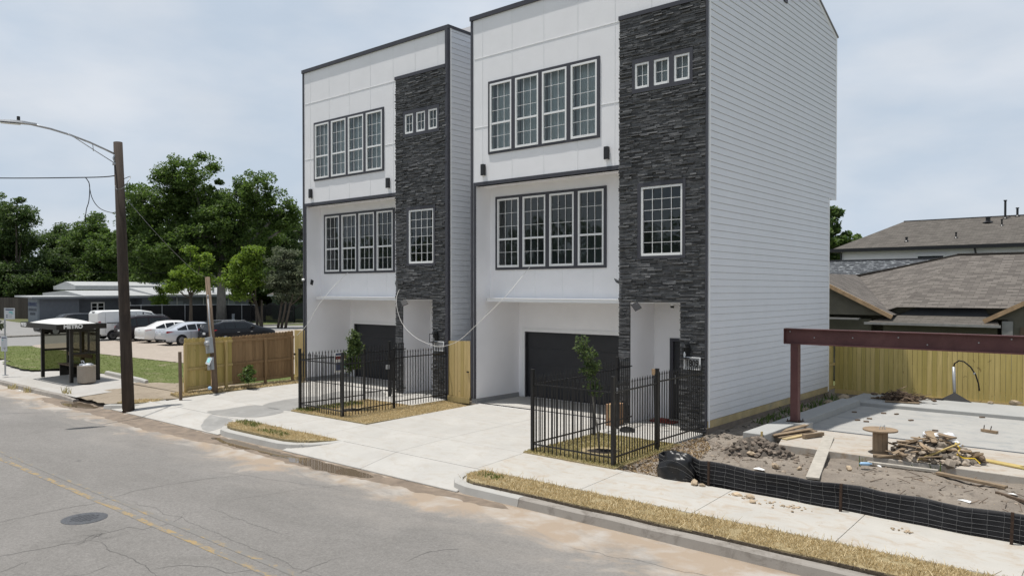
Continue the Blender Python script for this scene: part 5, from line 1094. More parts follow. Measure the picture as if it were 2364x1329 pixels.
# ------------------------------------------------------------------ cars (local: rear at y=0, nose at +y, right side +x)
def lerp(a,b,f): return a+(b-a)*f
def make_car(name,label,cat,loc,rz,paint,W,st,cab,rw,fw_,wr,rimm,zs=.2,rear=(0,.0),kind='sedan',win_mat=None,group=None):
    """st: stations (y, bottom, belt, half width, roof, roof half width); cab: (i0,i1) stations with side glass; rear glass between stations rear, windscreen between cab[1] and cab[1]+1"""
    t=thing(name,label,cat,loc,group,world=False);t.rotation_euler=(0,0,rz)
    def sec(s):
        y,zb,zl,w,zr,wt=s; zm=zb+(zl-zb)*.5
        R_=[(0,zb),(w*.86,zb),(w*.97,zb+.10),(w,zm),(w*.985,zl-.07),(w*.955,zl),(wt+(.0 if zr-zl>.1 else 0),zr-.07 if zr-zl>.15 else zr-.012),(wt*.82,zr),(0,zr+.012)]
        return [(x,y,z) for x,z in R_]+[(-x,y,z) for x,z in R_[-2:0:-1]]
    S_=[sec(s) for s in st];k=len(S_[0]);V=[p for s in S_ for p in s];F=[(i*k+j,i*k+(j+1)%k,(i+1)*k+(j+1)%k,(i+1)*k+j) for i in range(len(S_)-1) for j in range(k)]
    F=[tuple(reversed(f)) for f in F];F+=[tuple(range(k)),tuple(range((len(S_)-1)*k+k-1,(len(S_)-1)*k-1,-1))]
    bo=MB().add(V,F).build('body',paint,t,smooth=True)
    e=bo.modifiers.new('e','EDGE_SPLIT');e.split_angle=R(38)
    def P(i,j): return Vector(S_[i][j])
    def patch(mb,a,b,c,d,i0,i1,j0,j1,o):   # inset quad, pushed off the body
        q=[a.lerp(b,i0).lerp(d.lerp(c,i0),j0),a.lerp(b,i1).lerp(d.lerp(c,i1),j0),a.lerp(b,i1).lerp(d.lerp(c,i1),j1),a.lerp(b,i0).lerp(d.lerp(c,i0),j1)]
        nr=(q[1]-q[0]).cross(q[3]-q[0]).normalized()*o; q=[p+nr for p in q];mb.add(q,[(0,1,2,3)])
    for sgn in (1,-1):
        m=MB();A_,Bx=(5,6) if sgn>0 else (k-5,k-6)
        i0,i1=cab
        for i in range(i0,i1):
            a,b,c,d=P(i,A_),P(i+1,A_),P(i+1,Bx),P(i,Bx)
            u0=.05 if i>i0 else .0;u1=.95 if i<i1-1 else 1.0
            if sgn>0: patch(m,a,b,c,d,u0,u1,.06,.90,.008)
            else: patch(m,b,a,d,c,1-u1,1-u0,.06,.90,.008)
        m.build('side_window',win_mat or m_carglass,t)
    for nm,(i0,i1) in (('rear_window',rear),('windscreen',(cab[1],cab[1]+1) if kind!='none' else (0,0))):
        if i0==i1: continue
        m=MB()
        if nm=='rear_window': a,b,c,d=P(i0,k-7 if 0 else 10),P(i0,6),P(i1,6),P(i1,10)
        else: a,b,c,d=P(i1,10),P(i1,6),P(i0,6),P(i0,10)
        if nm=='rear_window': patch(m,a,b,c,d,.06,.94,.08,.92,.012)
        else: patch(m,b,a,d,c,.06,.94,.05,.95,.012)
        # keep both facings outwards
        m.build(nm,m_carglass,t)
    for sx in (1,-1):
        for y in (rw,fw_):
            x=sx*(W-.10)
            wb=MB().lathe([(wr*.55,-.11),(wr*.92,-.115),(wr,-.08),(wr,.08),(wr*.92,.115),(wr*.55,.11)],(x,y,wr),20,'x').build('wheel',m_tire,t,smooth=False)
            m=MB();xo=x+sx*.108
            m.lathe([(wr*.64,-.01),(wr*.64,.006),(wr*.56,.012)],(xo,y,wr),20,'x') if sx>0 else m.lathe([(wr*.56,-.012),(wr*.64,-.006),(wr*.64,.01)],(xo,y,wr),20,'x')
            for q in range(5):
                a=q*1.2566; m.beam((xo+sx*.014,y,wr),(xo+sx*.014,y+wr*.58*math.cos(a),wr+wr*.58*math.sin(a)),.07,.02,(1,0,0))
            m.build('rim',rimm,wb)
            m=MB()
            n=18;pts=[(wr*1.16*math.cos(math.pi*q/n-.25*(1-2*q/n)),wr*1.16*math.sin(math.pi*q/n-.25*(1-2*q/n))) for q in range(n+1)]
            xw=sx*(W+.004); m.add([(xw,y+p,wr+z) for p,z in pts],[tuple(range(n+1)) if sx>0 else tuple(range(n,-1,-1))]) ; m.build('wheel_arch',m_blkplas,t)
    return t,S_
def box_part(t,name,mat,*b,bev=.01): return MB().box(*b).build(name,mat,t,bevel=bev)
def sedan(label,loc,paint,rimm,old):
    t,S_=make_car('sedan',label,'car',loc,0,paint,.91,
     [(0,.42,.80,.70,.84,.62),(.06,.30,.95,.80,1.0,.68),(.30,.22,.97,.87,1.04,.72),(.78,.19,.96,.90,1.07,.70),(1.45,.18,.95,.91,1.40,.60),(2.1,.18,.94,.91,1.46,.60),(2.75,.18,.93,.91,1.44,.60),(3.55,.19,.93,.91,1.02,.68),(4.3,.20,.85,.89,.92,.68),(4.7,.25,.72,.82,.78,.6),(4.84,.36,.62,.66,.66,.5)],(3,6),1.02,3.80,.325,rimm,rear=(3,4),group='cars parked on the sandy lot')
    for s in (1,-1):
        m=MB()
        if old: m.ext([(s*.46,.035,.80),(s*.80,.10,.84),(s*.885,.50,.92),(s*.70,.10,.94)],(s*.02,-.03,.0))
        else: m.ext([(s*.36,.02,.86),(s*.80,.09,.80),(s*.892,.52,.88),(s*.78,.10,.93)],(s*.02,-.03,.0))
        m.build('tail_lamp',m_tail,t)
        box_part(t,'mirror',paint,s*.93-.06,3.02,.94,s*.93+.08,3.16,1.06,bev=.02)
        m=MB()
        for y in (2.02,2.85): m.box(s*.902-.006,y,.72,s*.902+.014,y+.16,.75)
        m.build('door_handle',m_galv if not old else paint,t)
    for sx in (1,-1):
        m=MB()
        for y in (1.62,2.48,3.42): m.box(sx*.909-.004,y,.28,sx*.909+.006,y+.012,.93)
        m.build('door_seam',m_blkplas,t)
    box_part(t,'licence_plate',m_plate,-.17,-.018,.66,.17,.02,.80,bev=.003); box_part(t,'rear_bumper',m_blkplas if not old else paint,-.70,.0,.27,.70,.3,.40,bev=.03);box_part(t,'badge',m_galv,-.06,-.008,.86,.06,.03,.91,bev=.01)
    box_part(t,'exhaust',m_galv,.40,-.005,.29,.52,.2,.34,bev=.01);return t
sedan('white sedan parked between a black minivan and a silver sedan',(-52.75,23.15,0),m_carwht,m_rim,True)
sedan('silver sedan with black rear bumper parked beside the wooden fence',(-49.30,22.95,0),m_carsil,m_rimd,False)
def suv(name,label,loc,paint,L,H,slope,group='cars parked on the sandy lot',rz=0,rail_=True,hl=False):
    W=.96;b=1.03
    t,S_=make_car(name,label,'car',loc,rz,paint,W,
     [(0,.45,.85,.82,.95,.70),(.08,.32,b,.90,b+.04,.74),(.18,.24,b,.94,b+.25*slope+.08,.72),(.32+.3*slope,.22,b,.96,H-.10,.70),(.75+.2*slope,.21,b,.96,H-.02,.68),(1.7,.21,b-.01,.96,H,.68),(2.6,.21,b-.02,.96,H-.01,.68),(L-1.95,.21,b-.03,.96,H-.07,.67),(L-1.25,.22,b-.04,.955,b+.10,.76),(L-.5,.24,b-.12,.92,b-.03,.72),(L-.12,.30,.80,.84,.86,.62),(L,.40,.66,.70,.72,.5)],(3,7),.95,L-.95,.36,m_rim,rear=(1,3),kind='suv',group=group)
    for s in (1,-1):
        m=MB().ext([(s*.60,.03,.92),(s*.90,.08,.90),(s*.955,.42,1.0),(s*.80,.08,1.04)],(s*.015,-.03,0));m.build('tail_lamp',m_tail,t)
        box_part(t,'mirror',paint,s*.98-.06,L-1.98,1.02,s*.98+.12,L-1.80,1.18,bev=.03)
        if rail_:MB().tube([(s*.62,.85,H),(s*.60,1.0,H+.055),(s*.60,L-2.3,H+.05),(s*.62,L-2.15,H-.03)],.02,6).build('roof_rail',m_galv,t)
        m=MB()
        for y in (1.8,2.75): m.box(s*.952-.006,y,.80,s*.952+.016,y+.17,.835)
        m.build('door_handle',m_galv,t)
        if hl: MB().ext([(s*.45,L-.06,.72),(s*.80,L-.12,.76),(s*.86,L-.5,.86),(s*.62,L-.16,.85)],(0,.03,.01)).build('headlight',m_head,t)
    box_part(t,'licence_plate',m_plate,-.17,-.015,.68,.17,.03,.82,bev=.003);box_part(t,'rear_bumper',m_blkplas,-.8,-.03,.36,.8,.2,.56,bev=.04)
    if hl: box_part(t,'grille',m_blkplas,-.45,L-.03,.46,.45,L+.01,.66,bev=.01);box_part(t,'grille_bar',m_galv,-.4,L+.008,.55,.4,L+.02,.58,bev=.002)
    return t
suv('minivan','black minivan with maroon tint parked next to the white van',(-55.55,23.0,0),m_carmar,5.1,1.75,.5)
suv('estate_car','black estate car with roof rails parked behind the wooden fence',(-47.3,24.9,0),m_carblk,4.8,1.50,1.1)
suv('minivan','black minivan parked along the far side of the side street, facing the main road',(-68.2,27.0,-.05),m_carblk,5.2,1.70,.5,None,math.pi+.09,False,True)
# delivery van
t,S_=make_car('delivery_van','white windowless delivery van parked at the left end of the row','van',(-58.1,22.3,0),0,m_carwht,.93,
 [(0,.42,1.2,.86,1.95,.76),(.06,.36,1.22,.91,2.04,.80),(.3,.32,1.22,.93,2.10,.80),(1.5,.30,1.22,.93,2.11,.80),(2.8,.30,1.22,.93,2.11,.80),(3.1,.30,1.20,.93,2.10,.80),(3.85,.30,1.16,.93,1.98,.74),(4.55,.32,1.08,.92,1.18,.76),(5.0,.36,.85,.86,.92,.66),(5.1,.45,.7,.74,.78,.55)],(5,6),.95,4.25,.34,m_rimd,rear=(0,0),group='cars parked on the sandy lot')
box_part(t,'rear_door',m_carwht,-.78,-.015,.55,-.01,.02,1.90,bev=.01);box_part(t,'rear_door',m_carwht,.01,-.015,.55,.78,.02,1.90,bev=.01)
for s in (1,-1):
    MB().ext([(s*.80,-.02,.95),(s*.90,-.01,.95),(s*.93,.14,1.0),(s*.93,.14,1.35),(s*.86,-.01,1.33)],(s*.012,0,0)).build('tail_lamp',m_tail,t)
    box_part(t,'side_rail',m_blkplas,s*.93-.01,.55,1.21,s*.93+.012,2.45,1.26,bev=.004);box_part(t,'sill',m_blkplas,s*.915-.02,1.45,.34,s*.915+.022,3.7,.50,bev=.01)
    m=MB()
    for y in (.45,2.6): m.box(s*.905,y,.55,s*.938,y+.012,1.95)
    m.build('door_seam',m_galv,t);box_part(t,'mirror',m_blkplas,s*.95-.05,3.75,1.2,s*.95+.16,3.9,1.5,bev=.03)
box_part(t,'licence_plate',m_plate,-.17,-.03,.62,.17,.0,.75,bev=.003);box_part(t,'rear_bumper',m_blkplas,-.86,-.06,.36,.86,.2,.53,bev=.03);box_part(t,'brake_lamp',m_blkplas,-.22,-.01,1.95,.22,.04,2.02,bev=.008)
# ------------------------------------------------------------------ funeral home across the side street
t=thing('funeral_home','long low grey building with pale metal roof across the side street','building',(-93,30,0))
m=MB();m.ext([(-93,30,0),(-95.5,29.88,0),(-95.5,29.88,2.75),(-93,30,2.75)],(0,.2,0));m.build('sign_wall',m_fbl,t)
m=MB().box(-95.5,30.2,0,-93,34.2,2.75).box(-104,34.21,0,-94.5,41,2.85).box(-104,41.01,0,-92.6,55,2.95);m.build('wall',m_fb,t)
m=MB().ext([(-92.2,29.2,2.72),(-96.6,28.9,2.80),(-96.6,28.9,2.95),(-92.2,29.2,2.86)],(0,5.2,0));m.ext([(-92.2,34.45,2.72),(-105,34.45,2.72),(-105,34.45,3.2),(-98,34.45,3.5),(-92.2,34.45,2.92)],(0,7.6,0));m.ext([(-91.8,42.1,2.80),(-106,42.1,2.80),(-106,42.1,3.3),(-99,42.1,3.9),(-91.8,42.1,3.0)],(0,13.2,0));m.ext([(-99,36,3.6),(-106,36,3.6),(-106,36,4.0),(-102,36,4.6),(-99,36,4.1)],(0,12,0)); rf=m.build('roof',m_froof,t)
MB().box(-92.28,29.2,2.58,-92.12,34.4,2.70).box(-91.9,42.1,2.62,-91.74,55.3,2.79).box(-92.2,34.45,2.56,-92.08,42.0,2.70).build('gutter',m_fb,t)
for y0,y1,x in ((36.0,37.5,-94.49),(39.4,40.5,-94.49)):
    d=MB().box(x,y0,.05,x+.05,y1,2.15).build('door',m_vinyl,t)
    m=MB();n=2
    for i in range(n):
        a=y0+.12+(y1-y0-.12)*i/n;b=y0+(y1-y0)*(i+1)/n-.12
        for j in range(4): m.box(x+.051,a,.35+j*.43,x+.056,b,.35+j*.43+.37)
    m.build('glazing',m_carglass,d)
m=MB().box(-92.59,44,.9,-92.55,46,2.2).box(-92.59,51,.9,-92.55,53,2.2);m.build('window_board',m_fbl,t)
m=MB()
for y in (42.5,45.2,48.6,52): m.beam((-92.5,y,0),(-92.5,y,2.7),.1,.1)
m.build('post',m_galv,t)
for y in (43.3,): MB().box(-92.2,y,2.42,-91.9,y+.5,2.6).build('wall_lamp',m_wtrim,t)
MB().tube([(-93,50.2,3.2),(-93,50.2,3.9),(-92.8,50.2,4.0)],.15,8).build('roof_vent',m_galv,t)
r=Vector((11,-1.6,0)).normalized();sw=t.children[0]
for s_,z,sz,mt in (('HERNANDEZ',1.98,.60,m_navy),('FUNERAL HOME',1.40,.40,m_fb),('HOUSTON',.95,.38,m_fb)):
    text(s_,sz,mt,'lettering',faceM((-94.25,29.92,z),(2.5,.12,0),(0,0,1)),sw,.01,sx=.66 if sz>.5 else .72,bold=.012)
t=thing('screened_fence','chain link fence with black privacy screen before the grey building','fence',(-84,40,0))
pts=[(-84.6,35.5),(-84.4,37.3),(-84.0,39.4),(-83.2,41.6),(-82.2,43.7),(-80.8,45.1),(-79.2,46.2),(-77.8,47.0)]
m=MB();mp_=MB()
for a,b in zip(pts,pts[1:]): m.ext([(*a,.05),(*b,.05),(*b,1.85),(*a,1.85)],(.02,-.02,0))
m.build('screen',m_blkplas,t)
for i,(x,y) in enumerate(pts): MB().tube([(x+.06,y-.06,0),(x+.06,y-.06,2.02)],.035,6).build('post',m_galv,t)
mp_.tube([(x+.05,y-.05,1.9) for x,y in pts],.03,5).build('top_rail',m_galv,t)
for i,(x,y,h,lb) in enumerate(((-83.3,43.2,1.05,'yellow bollard left of the big tree trunk, farthest left'),(-82.1,44.3,1.1,'yellow bollard just left of the big pale tree trunk'),(-80.9,45.6,1.0,'yellow bollard just right of the big pale tree trunk'),(-79.6,46.1,1.2,'yellow bollard farthest right, beside a grey cabinet'))):
    tag(MB().lathe([(.11,-.05),(.11,h),(.08,h+.05),(.03,h+.07)],(x,y,0),12).build('bollard',m_yel,smooth=False),lb,'bollard','yellow bollards before the screened fence')
t=thing('cabinet','small grey metal cabinet standing between the yellow bollards','cabinet',(-80.2,45.8,0));MB().box(-80.6,45.5,0,-79.9,46.1,.85).build('case',m_grayplastic,t,bevel=.03);MB().box(-80.62,45.47,.85,-79.88,46.13,.89).build('lid',m_galv,t)
t=thing('iron_gate_fence','far black iron fence with arched gate tops before green lawn','fence',(-72,48.5,0))
def arc(a,b,h0,h1,n=26):
    m=MB();a=Vector((*a,0));b=Vector((*b,0))
    for i in range(n+1):
        f=i/n;p=a.lerp(b,f);h=h0+(h1-h0)*math.sin(math.pi*f);m.box(p.x-.02,p.y-.02,.08,p.x+.02,p.y+.02,h)
        if i<n: q=a.lerp(b,(i+1)/n);h2=h0+(h1-h0)*math.sin(math.pi*(i+1)/n);m.beam((p.x,p.y,h-.12),(q.x,q.y,h2-.12),.04,.05);m.beam((p.x,p.y,.2),(q.x,q.y,.2),.04,.05)
    return m
fp=[(-78,46.6),(-76.2,47.2),(-74.2,47.8),(-72.3,48.4),(-70.0,49.1),(-67.5,49.8)]
for i in range(5): arc(fp[i],fp[i+1],1.75,2.15 if i in(1,2,3) else 1.75).build('panel',m_blackm,t)
for x,y in fp: MB().box(x-.07,y-.07,0,x+.07,y+.07,2.0).build('post',m_blackm,t)
for x,y,mt,lb,nm in ((-76.2,50.6,m_grn,'green wheeled bin on the lawn behind the far iron fence','wheeled_bin'),(-70.6,49.8,m_blackm,'dark wheeled bin close to the farther townhouse behind iron fence','wheeled_bin')):
    t=thing(nm,lb,'bin',(x,y,0));m=MB();m.ext([(x-.3,y-.35,.1),(x+.3,y-.35,.1),(x+.36,y-.4,1.0),(x-.36,y-.4,1.0)],(0,.75,0));m.build('bin_body',mt,t);MB().box(x-.38,y-.44,1.0,x+.38,y+.4,1.07).build('lid',mt,t);MB().lathe([(.12,-.3),(.12,.3)],(x,y+.3,.12),10,'x').build('wheel',m_tire,t)
def far_house(name,label,x,y,w,d,h,rh,wall,roofm,rot,cat='house'):
    t=thing(name,label,cat,(x,y,0),world=False);t.rotation_euler=(0,0,rot)
    MB().box(-w/2,-d/2,0,w/2,d/2,h).build('wall',wall,t);o=.5
    MB().add([(-w/2-o,-d/2-o,h),(w/2+o,-d/2-o,h),(w/2+o,d/2+o,h),(-w/2-o,d/2+o,h),(-w/2+d/2,0,h+rh),(w/2-d/2,0,h+rh)],[(0,1,5,4),(2,3,4,5),(1,2,5),(3,0,4),(3,2,1,0)]).build('roof',roofm,t,uvax=(1,0,0))
    MB().box(-w/2-o-.02,-d/2-o-.03,h-.2,w/2+o+.02,-d/2-o,h).build('fascia',m_wtrim,t)
    for x0 in (-w*.28,w*.22):
        f=MB().box(x0-.6,-d/2-.05,.9,x0+.6,-d/2-.002,2.3).build('window',m_wtrim,t);MB().box(x0-.5,-d/2-.06,1.0,x0+.5,-d/2-.051,2.2).build('pane',m_carglass,f)
    return t
far_house('house','green walled house with brown hip roof behind the far iron fence',-82.9,58.2,9,8,3.0,2.0,m_farg,m_shing2,.9)
far_house('house','house with blue gable far behind the trees and iron fence',-101,70,12,9,4.4,2.2,m_far,m_shing3,.9)
far_house('house','house with pale brown roof glimpsed between the trees at far left',-133,45,14,10,5.0,3.0,m_far,m_shing2,.95)
t=thing('board_fence','weathered dark board fence left of the grey building','fence',(-112,32,0));m=MB();boards(m,(-104.5,34),(-125,27),(2.6,2.7),(0,0),.2,.03,False);m.build('boards',m_old2,t)
# ------------------------------------------------------------------ houses on the right
def roofq(mb,*p): mb.add([Vector(q) for q in p],[tuple(range(len(p)))])
t=thing('bungalow','old olive bungalow with brown shingle roof and open gables behind the fence','house',(-5,34,0))
Y0=31.2
m=MB().box(-16,Y0+1.4,0,8,44,2.95);m.build('wall',m_bung,t)
m=MB()
z=.15
while z<2.9: m.add([(-16,Y0+1.385,z),(8,Y0+1.385,z),(8,Y0+1.398,z+.12),(-16,Y0+1.398,z+.12)],[(0,1,2,3)]);z+=.12
m.build('siding',m_bung,t)
m=MB()   # main roof: slope up from the eave, hip at the left
roofq(m,(-7.75,Y0+.9,2.93),(8,Y0+.9,2.95),(8,38,5.12),(-6.75,38,5.12))
roofq(m,(-6.75,38,5.12),(8,38,5.12),(8,45,2.9),(-13,45,2.9))
roofq(m,(-6.75,38,5.12),(-11.3,37.7,4.12),(-8.3,Y0+.7,2.72),(-7.75,Y0+.9,2.93));roofq(m,(-6.75,38,5.12),(-13,45,2.9),(-10.9,37.6,4.28))
# left gable roof (ridge runs back)
roofq(m,(-7.75,Y0+.1,2.64),(-7.75,Y0+3.2,2.64),(-10.9,38.0,4.30),(-10.9,Y0+.1,4.28));roofq(m,(-10.9,Y0+.1,4.28),(-10.9,38,4.30),(-14.2,38,2.62),(-14.2,Y0+.1,2.62))
roofq(m,(-4.72,Y0+.1,2.56),(-1.2,Y0+.1,4.5),(-1.2,38,4.5),(-4.72,38,2.56));roofq(m,(-1.2,Y0+.1,4.5),(2.4,Y0+.1,2.5),(2.4,38,2.5),(-1.2,38,4.5))
m.build('roof',m_shing,t,uvax=(1,0,0));MB().beam((-6.7,37.95,5.13),(-11.35,37.65,4.13),.25,.05).beam((-6.75,37.97,5.14),(8,37.97,5.14),.25,.05).build('hip_cap',m_shing2,t)
MB().ext([(-7.95,Y0+.35,2.62),(-10.9,Y0+.35,4.15),(-13.9,Y0+.35,2.62)],(0,.1,0)).build('gable_wall',m_bung,t);MB().ext([(-4.5,Y0+.35,2.55),(-1.2,Y0+.35,4.35),(2.2,Y0+.35,2.5)],(0,.1,0)).box(-4.05,Y0+.36,0,2.0,Y0+.5,2.6).build('gable_wall',m_bung,t)
for a,b in (((-7.72,2.56),(-10.9,4.20)),((-10.9,4.20),(-14.2,2.54)),((-4.75,2.48),(-1.2,4.42)),((-1.2,4.42),(2.4,2.42))): MB().beam((a[0],Y0+.05,a[1]),(b[0],Y0+.05,b[1]),.05,.15,(0,0,1)).build('fascia',m_fascia,t)
m=MB();m.add([(-8.6,Y0-.15,2.36),(-4.25,Y0-.15,2.36),(-4.6,Y0+1.4,2.72),(-7.6,Y0+1.4,2.72),(-8.6,Y0-.15,2.32),(-4.25,Y0-.15,2.32),(-4.6,Y0+1.4,2.68),(-7.6,Y0+1.4,2.68)],[(0,1,2,3),(7,6,5,4),(0,4,5,1),(1,5,6,2),(3,7,4,0)]);m.build('porch_roof',m_shing2,t,uvax=(1,0,0))
m=MB().box(-8.65,Y0-.19,2.28,-4.2,Y0-.15,2.37).box(-14,Y0+.0,2.44,-8.9,Y0+.3,2.50);m.build('flashing',m_flash,t)
m=MB().ext([(-7.7,Y0+1.0,2.62),(-7.0,Y0+1.45,2.98),(-5.0,Y0+1.45,2.98),(-4.7,Y0+1.0,2.6)],(0,.03,.02));m.build('roof_felt',m_felt,t)
m=MB().box(-13.6,Y0+.5,1.3,-8.2,Y0+1.39,2.44).box(-8.2,Y0+.6,0,-4.3,Y0+1.38,2.0) if False else MB().box(-8.15,Y0+.55,0,-4.4,Y0+.7,2.30).box(-13.5,Y0+.55,0,-8.6,Y0+.7,2.46);m.build('enclosed_porch',m_bung,t)
for x in (-7.5,-5.2): f=MB().box(x-.5,Y0+.52,.7,x+.5,Y0+.548,1.98).build('window',m_flash,t);MB().box(x-.42,Y0+.512,.78,x+.42,Y0+.519,1.9).build('pane',m_carglass,f)
MB().box(-4.22,Y0+.2,0,-3.9,Y0+.5,2.5).build('porch_post',m_flash,t);f=MB().box(-3.7,Y0+.30,.2,-2.6,Y0+.345,2.3).build('screen_door',m_stakeW,t)
t=thing('house','low house with mottled grey shingle roof between bungalow and two storey house','house',(-11,45,0))
m=MB();roofq(m,(-22,39.5,3.1),(2,39.5,3.1),(2,45,5.22),(-22,45,5.22));roofq(m,(-22,45,5.22),(2,45,5.22),(2,50,3.1),(-22,50,3.1));m.build('roof',m_shing3,t,uvax=(1,0,0));MB().box(-21.6,40,0,1.6,49.6,3.05).build('wall',m_bung,t);MB().box(-22,44.9,5.22,2,45.1,5.27).build('ridge_cap',m_felt,t)
t=thing('two_storey_house','two storey white house with brown hip roof and dark gutter at back right','house',(-8,60,0))
m=MB();roofq(m,(-17.8,55.9,6.42),(8,55.9,6.42),(8,61,8.55),(-14.3,61,8.55));roofq(m,(-14.3,61,8.55),(8,61,8.55),(8,66,6.42),(-17.8,66,6.42));roofq(m,(-17.8,55.9,6.42),(-14.3,61,8.55),(-17.8,66,6.42));rf=m.build('roof',m_shing2,t,uvax=(1,0,0))
MB().box(-17.3,56.4,0,7.6,65.6,6.38).build('wall',m_white,t);MB().box(-17.9,55.78,6.22,8,55.9,6.46).box(-17.9,55.9,6.24,-17.78,66,6.46).build('gutter',m_blackm,t)
MB().tube([(-9.0,55.84,6.2),(-9.0,56.3,5.9),(-9.0,56.32,.1)],.06,8).tube([(-17.25,56.3,6.2),(-17.25,56.32,.1)],.06,8).build('downspout',m_blackm,t)
f=MB().box(-12.5,56.33,4.6,-10.7,56.39,5.95).build('window',m_wtrim,t);MB().box(-12.35,56.32,4.7,-10.85,56.329,5.82).build('pane',m_carglass,f)
zr=lambda y:6.42+(y-55.9)*.4176
for x,y,h,r in ((-8.0,60.6,1.15,.07),(-7.35,60.9,.5,.07),(-8.9,60.0,.3,.14),(-8.0,59.2,.36,.05),(-13.2,57.0,.22,.07),(-10.3,57.3,.3,.05)):
    z=zr(y);MB().lathe([(r*2.4,-.02),(r*1.2,.06),(r,.1),(r,h),(r*1.5,h+.01),(r*1.5,h+.07)],(x,y,z),10).build('roof_vent',m_blackm,rf)
MB().box(-14.3,60.93,8.55,8,61.07,8.60).build('ridge_cap',m_felt,rf)
# ------------------------------------------------------------------ trees
P_=[]
for i in range(900):     # wood across the street, the one the lower windows mirror
    x=random.uniform(-125,-18);top=9.5+2.2*MN.noise((x*.09,1,2))+1.2*MN.noise((x*.33,4,2));z=random.random()**.8*top
    P_.append(np.array((x,-30+random.uniform(-3,3)+z*.1,z))+rng.normal(size=(34,3))*[.8,.8,.55])
struct(quads('far_wood',leafquads(np.concatenate(P_),.42),l_dark),'stuff')
VR=R(40)  # crowns are listed broadside to the street corner
G='trees behind the side street'
tree('oak_tree','tallest broad oak with pale trunk rising above all the other trees',-81,44.7,[(-3.5,0,16.4,3.4,3.4,2.4),(-7.2,0,13.6,3.6,3.6,2.6),(-2.6,2,12.2,4.2,4.2,2.8),(-8.8,1,9.2,3.3,3.6,2.8),(2.8,0,13.0,3.0,3.2,2.3),(4.6,-1,15.0,2.3,2.6,1.9),(6.8,0,12.4,1.9,2.4,1.7),(-4.5,-1,8.0,4.3,4.0,2.6),(3.4,1,8.8,3.4,3.4,2.4),(7.3,0,10.6,1.3,1.6,.8),(-1.5,-1.5,9.5,3.6,3.2,2.6),(.5,-1,11.5,3,2.6,2.2),(-7,0,6.2,3,3,2.0),(-2,-1.6,6.4,2.6,2.4,1.4),(2.5,-1,6.6,2.6,2.4,1.5)],.165,l_oak,820,135,.85,.50,m_barkl,8.5,rot=VR,group=G)
BG=[(-134,37.5,17.4,7,l_mid,'feathery pale green tree at the extreme left edge'),(-121,36.5,15.2,8.5,l_dark,'dark spreading tree second from the left edge'),(-123,47.5,14.2,7,l_mid,'mid green tree behind the grey building, left of the pole'),(-107,47,14.2,7.5,l_oak,'rounded green tree directly left of the utility pole'),(-106,54,14.0,6.5,l_grey,'greyish tree directly behind the utility pole'),(-104.5,62,13.0,8,l_dark,'dark tree behind the left half of the tall oak'),
 (-98.8,60.5,14.5,7.5,l_dark,'dark tree behind the right half of the tall oak'),(-97.7,64,14.0,7,l_mid,'bushy tree right of the oak, close to the townhouse'),(-108,72.4,14.0,7.5,l_grey,'greyish tree low between oak and townhouse'),(-148,52,14.5,9,l_dark,'far dark tree behind the left edge trees'),(-140,66,14,9,l_dark,'far dark tree behind the grey building roof'),(-122,78,14,9,l_dark,'far dark tree behind the tall oak trunk'),(-119,69.5,14.5,9,l_dark,'farthest dark tree near the townhouse edge')]
for i,(x,y,h,w,lf,lb) in enumerate(BG):
    rs=random.Random(i);cw=[]
    for k in range(8):
        a=rs.uniform(-1,1);zc=h*(.32+.5*rs.random())*(1-.22*abs(a));cw.append((a*w*.62,rs.uniform(-.4,.4)*w,zc,w*rs.uniform(.26,.42),w*.36,h*rs.uniform(.10,.17)))
    cw+=[(0,0,h*.84,w*.32,w*.32,h*.13),(0,0,h*.28,w*.8,w*.55,h*.16)]
    cw=[(a_*1.06,b_*1.0,z_*1.09,q_*1.06,r_,t_*1.08) for a_,b_,z_,q_,r_,t_ in cw]
    tree('broadleaf_tree',lb,x,y,cw,.20,lf,420 if w<8.2 else 470,105,.95,.35,m_bark,h*.45,rot=VR,group=G,shell=.5)
tree('small_tree','small lime green tree left of the tall oak trunk above the parked cars',-71.5,36.3,[(-.6,0,5.2,1.2,1.2,.9),(.6,0,4.4,1.3,1.3,1.0),(-1.4,0,3.8,1.0,1.0,.6),(1.0,0,6.3,.9,.9,.8),(0,0,7.2,.7,.7,.6)],.13,l_lime,95,75,.5,.17,m_bark,3.2,rot=VR)
tree('crape_myrtle','bright lime multi stemmed tree standing at the edge of the sandy lot',-64.6,39.8,[(-1.9,0,6.0,1.2,1.2,1.1),(-2.9,0,4.6,1.1,1.2,1.0),(-.7,0,7.0,1.1,1.1,.8),(-1.2,0,4.6,1.4,1.4,1.1),(-2.0,0,3.2,.9,.9,.6)],.12,l_lime,150,75,.5,.12,m_bark,2.6,rot=VR,stems=[(-.9,0,-1.7,.3),(-.5,.2,-.8,.4),(-.2,0,-1.2,0)])
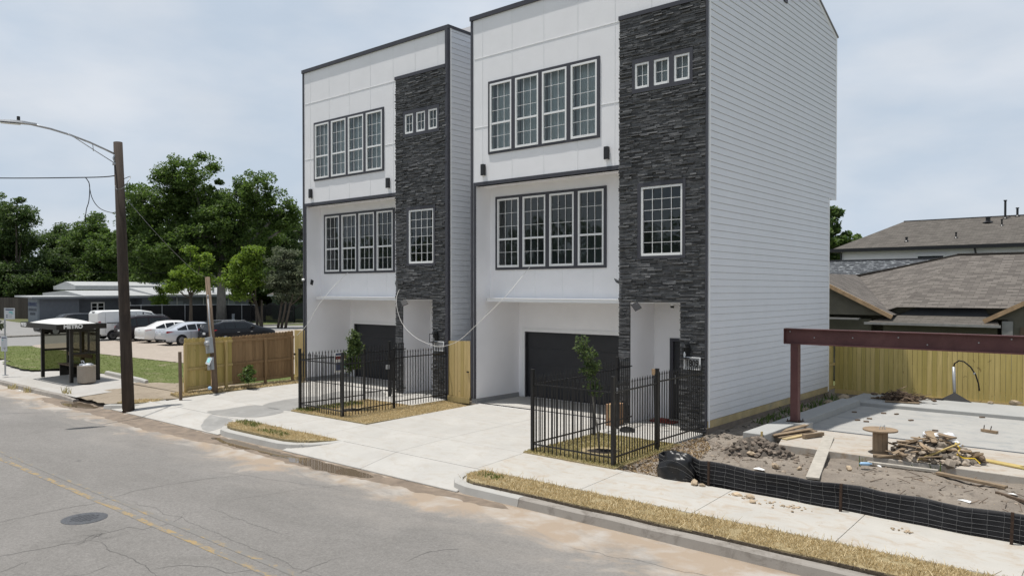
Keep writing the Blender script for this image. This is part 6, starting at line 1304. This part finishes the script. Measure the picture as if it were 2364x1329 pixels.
tree('crape_myrtle','grey green multi stemmed tree right of the bright lime tree',-63.6,40.8,[(.5,0,6.4,1.5,1.5,1.1),(1.7,0,5.0,1.5,1.5,1.2),(.4,0,4.4,1.5,1.5,1.1),(2.6,0,3.6,1.0,1.2,.8),(.9,0,3.2,1.2,1.2,.6)],.12,l_grey,160,75,.5,.11,m_bark,2.5,rot=VR,stems=[(0,0,.3,.2),(.4,.1,1.2,.1),(.9,.2,1.6,.3)])
tree('bush','grey green bushy tree behind the far iron fence',-77,51.5,[(0,0,3.0,2.0,1.8,1.2),(1.8,0,2.6,1.5,1.5,1.0),(-1.2,0,2.2,1.4,1.4,.9)],.14,l_grey,70,55,.55,.1,m_bark,1.6,cat='bush',rot=VR,twig=False)
tree('small_tree','small light green tree behind the parked white van',-87,40.6,[(0,0,2.6,.9,.9,.9),(.3,0,1.5,1.2,1.2,.8),(0,0,3.6,.5,.5,.5)],.14,l_lime,50,50,.45,.08,m_bark,1.2,rot=VR,twig=False)
for x,y,lb in ((-72.8,17.5,'small round shrub on the far kerb at the left edge'),(-71.6,20.0,'wider round shrub on the far kerb beside the black minivan')):
    tree('shrub',lb,x,y,[(0,0,.75,.6,.6,.5),(.3,0,1.0,.35,.4,.35)],.09,l_grey,26,40,.25,.05,m_bark,.5,cat='shrub',group='shrubs along the far kerb',twig=False)
for i,(x,y,lb) in enumerate(((-128,33,'undergrowth bush by the dark board fence at far left'),(-120,40,'undergrowth bush behind the grey building'),(-113,52,'undergrowth bush behind the grey roof'),(-100,62,'undergrowth bush under the tall oak'),(-93,66,'undergrowth bush right of the oak trunk'))):
    tree('bush',lb,x,y,[(0,0,2.4,4,3,2.0),(3,0,3.4,3,3,1.8),(-3,0,3.2,3,3,1.8)],.22,l_dark,80,80,.95,.12,m_bark,2,cat='bush',rot=VR,group='undergrowth below the trees',twig=False)
tree('broadleaf_tree','bright green tree showing between townhouse and roofs at right',-22.4,72.8,[(-.6,0,10.6,.8,1.0,.9),(-1.0,0,9.3,1.4,1.4,.9),(-.6,0,7.9,1.9,1.6,1.0),(.4,0,6.7,1.5,1.5,.9),(1.45,0,8.3,.35,.5,.3),(-2.4,0,8.0,2,2,2),(-1.5,0,5.0,2.6,2.0,1.3)],.19,l_mid,210,90,.5,.2,m_bark,5,rot=VR,shell=.4)
for o in bpy.data.objects:
    if 'off' in o: del o['off']
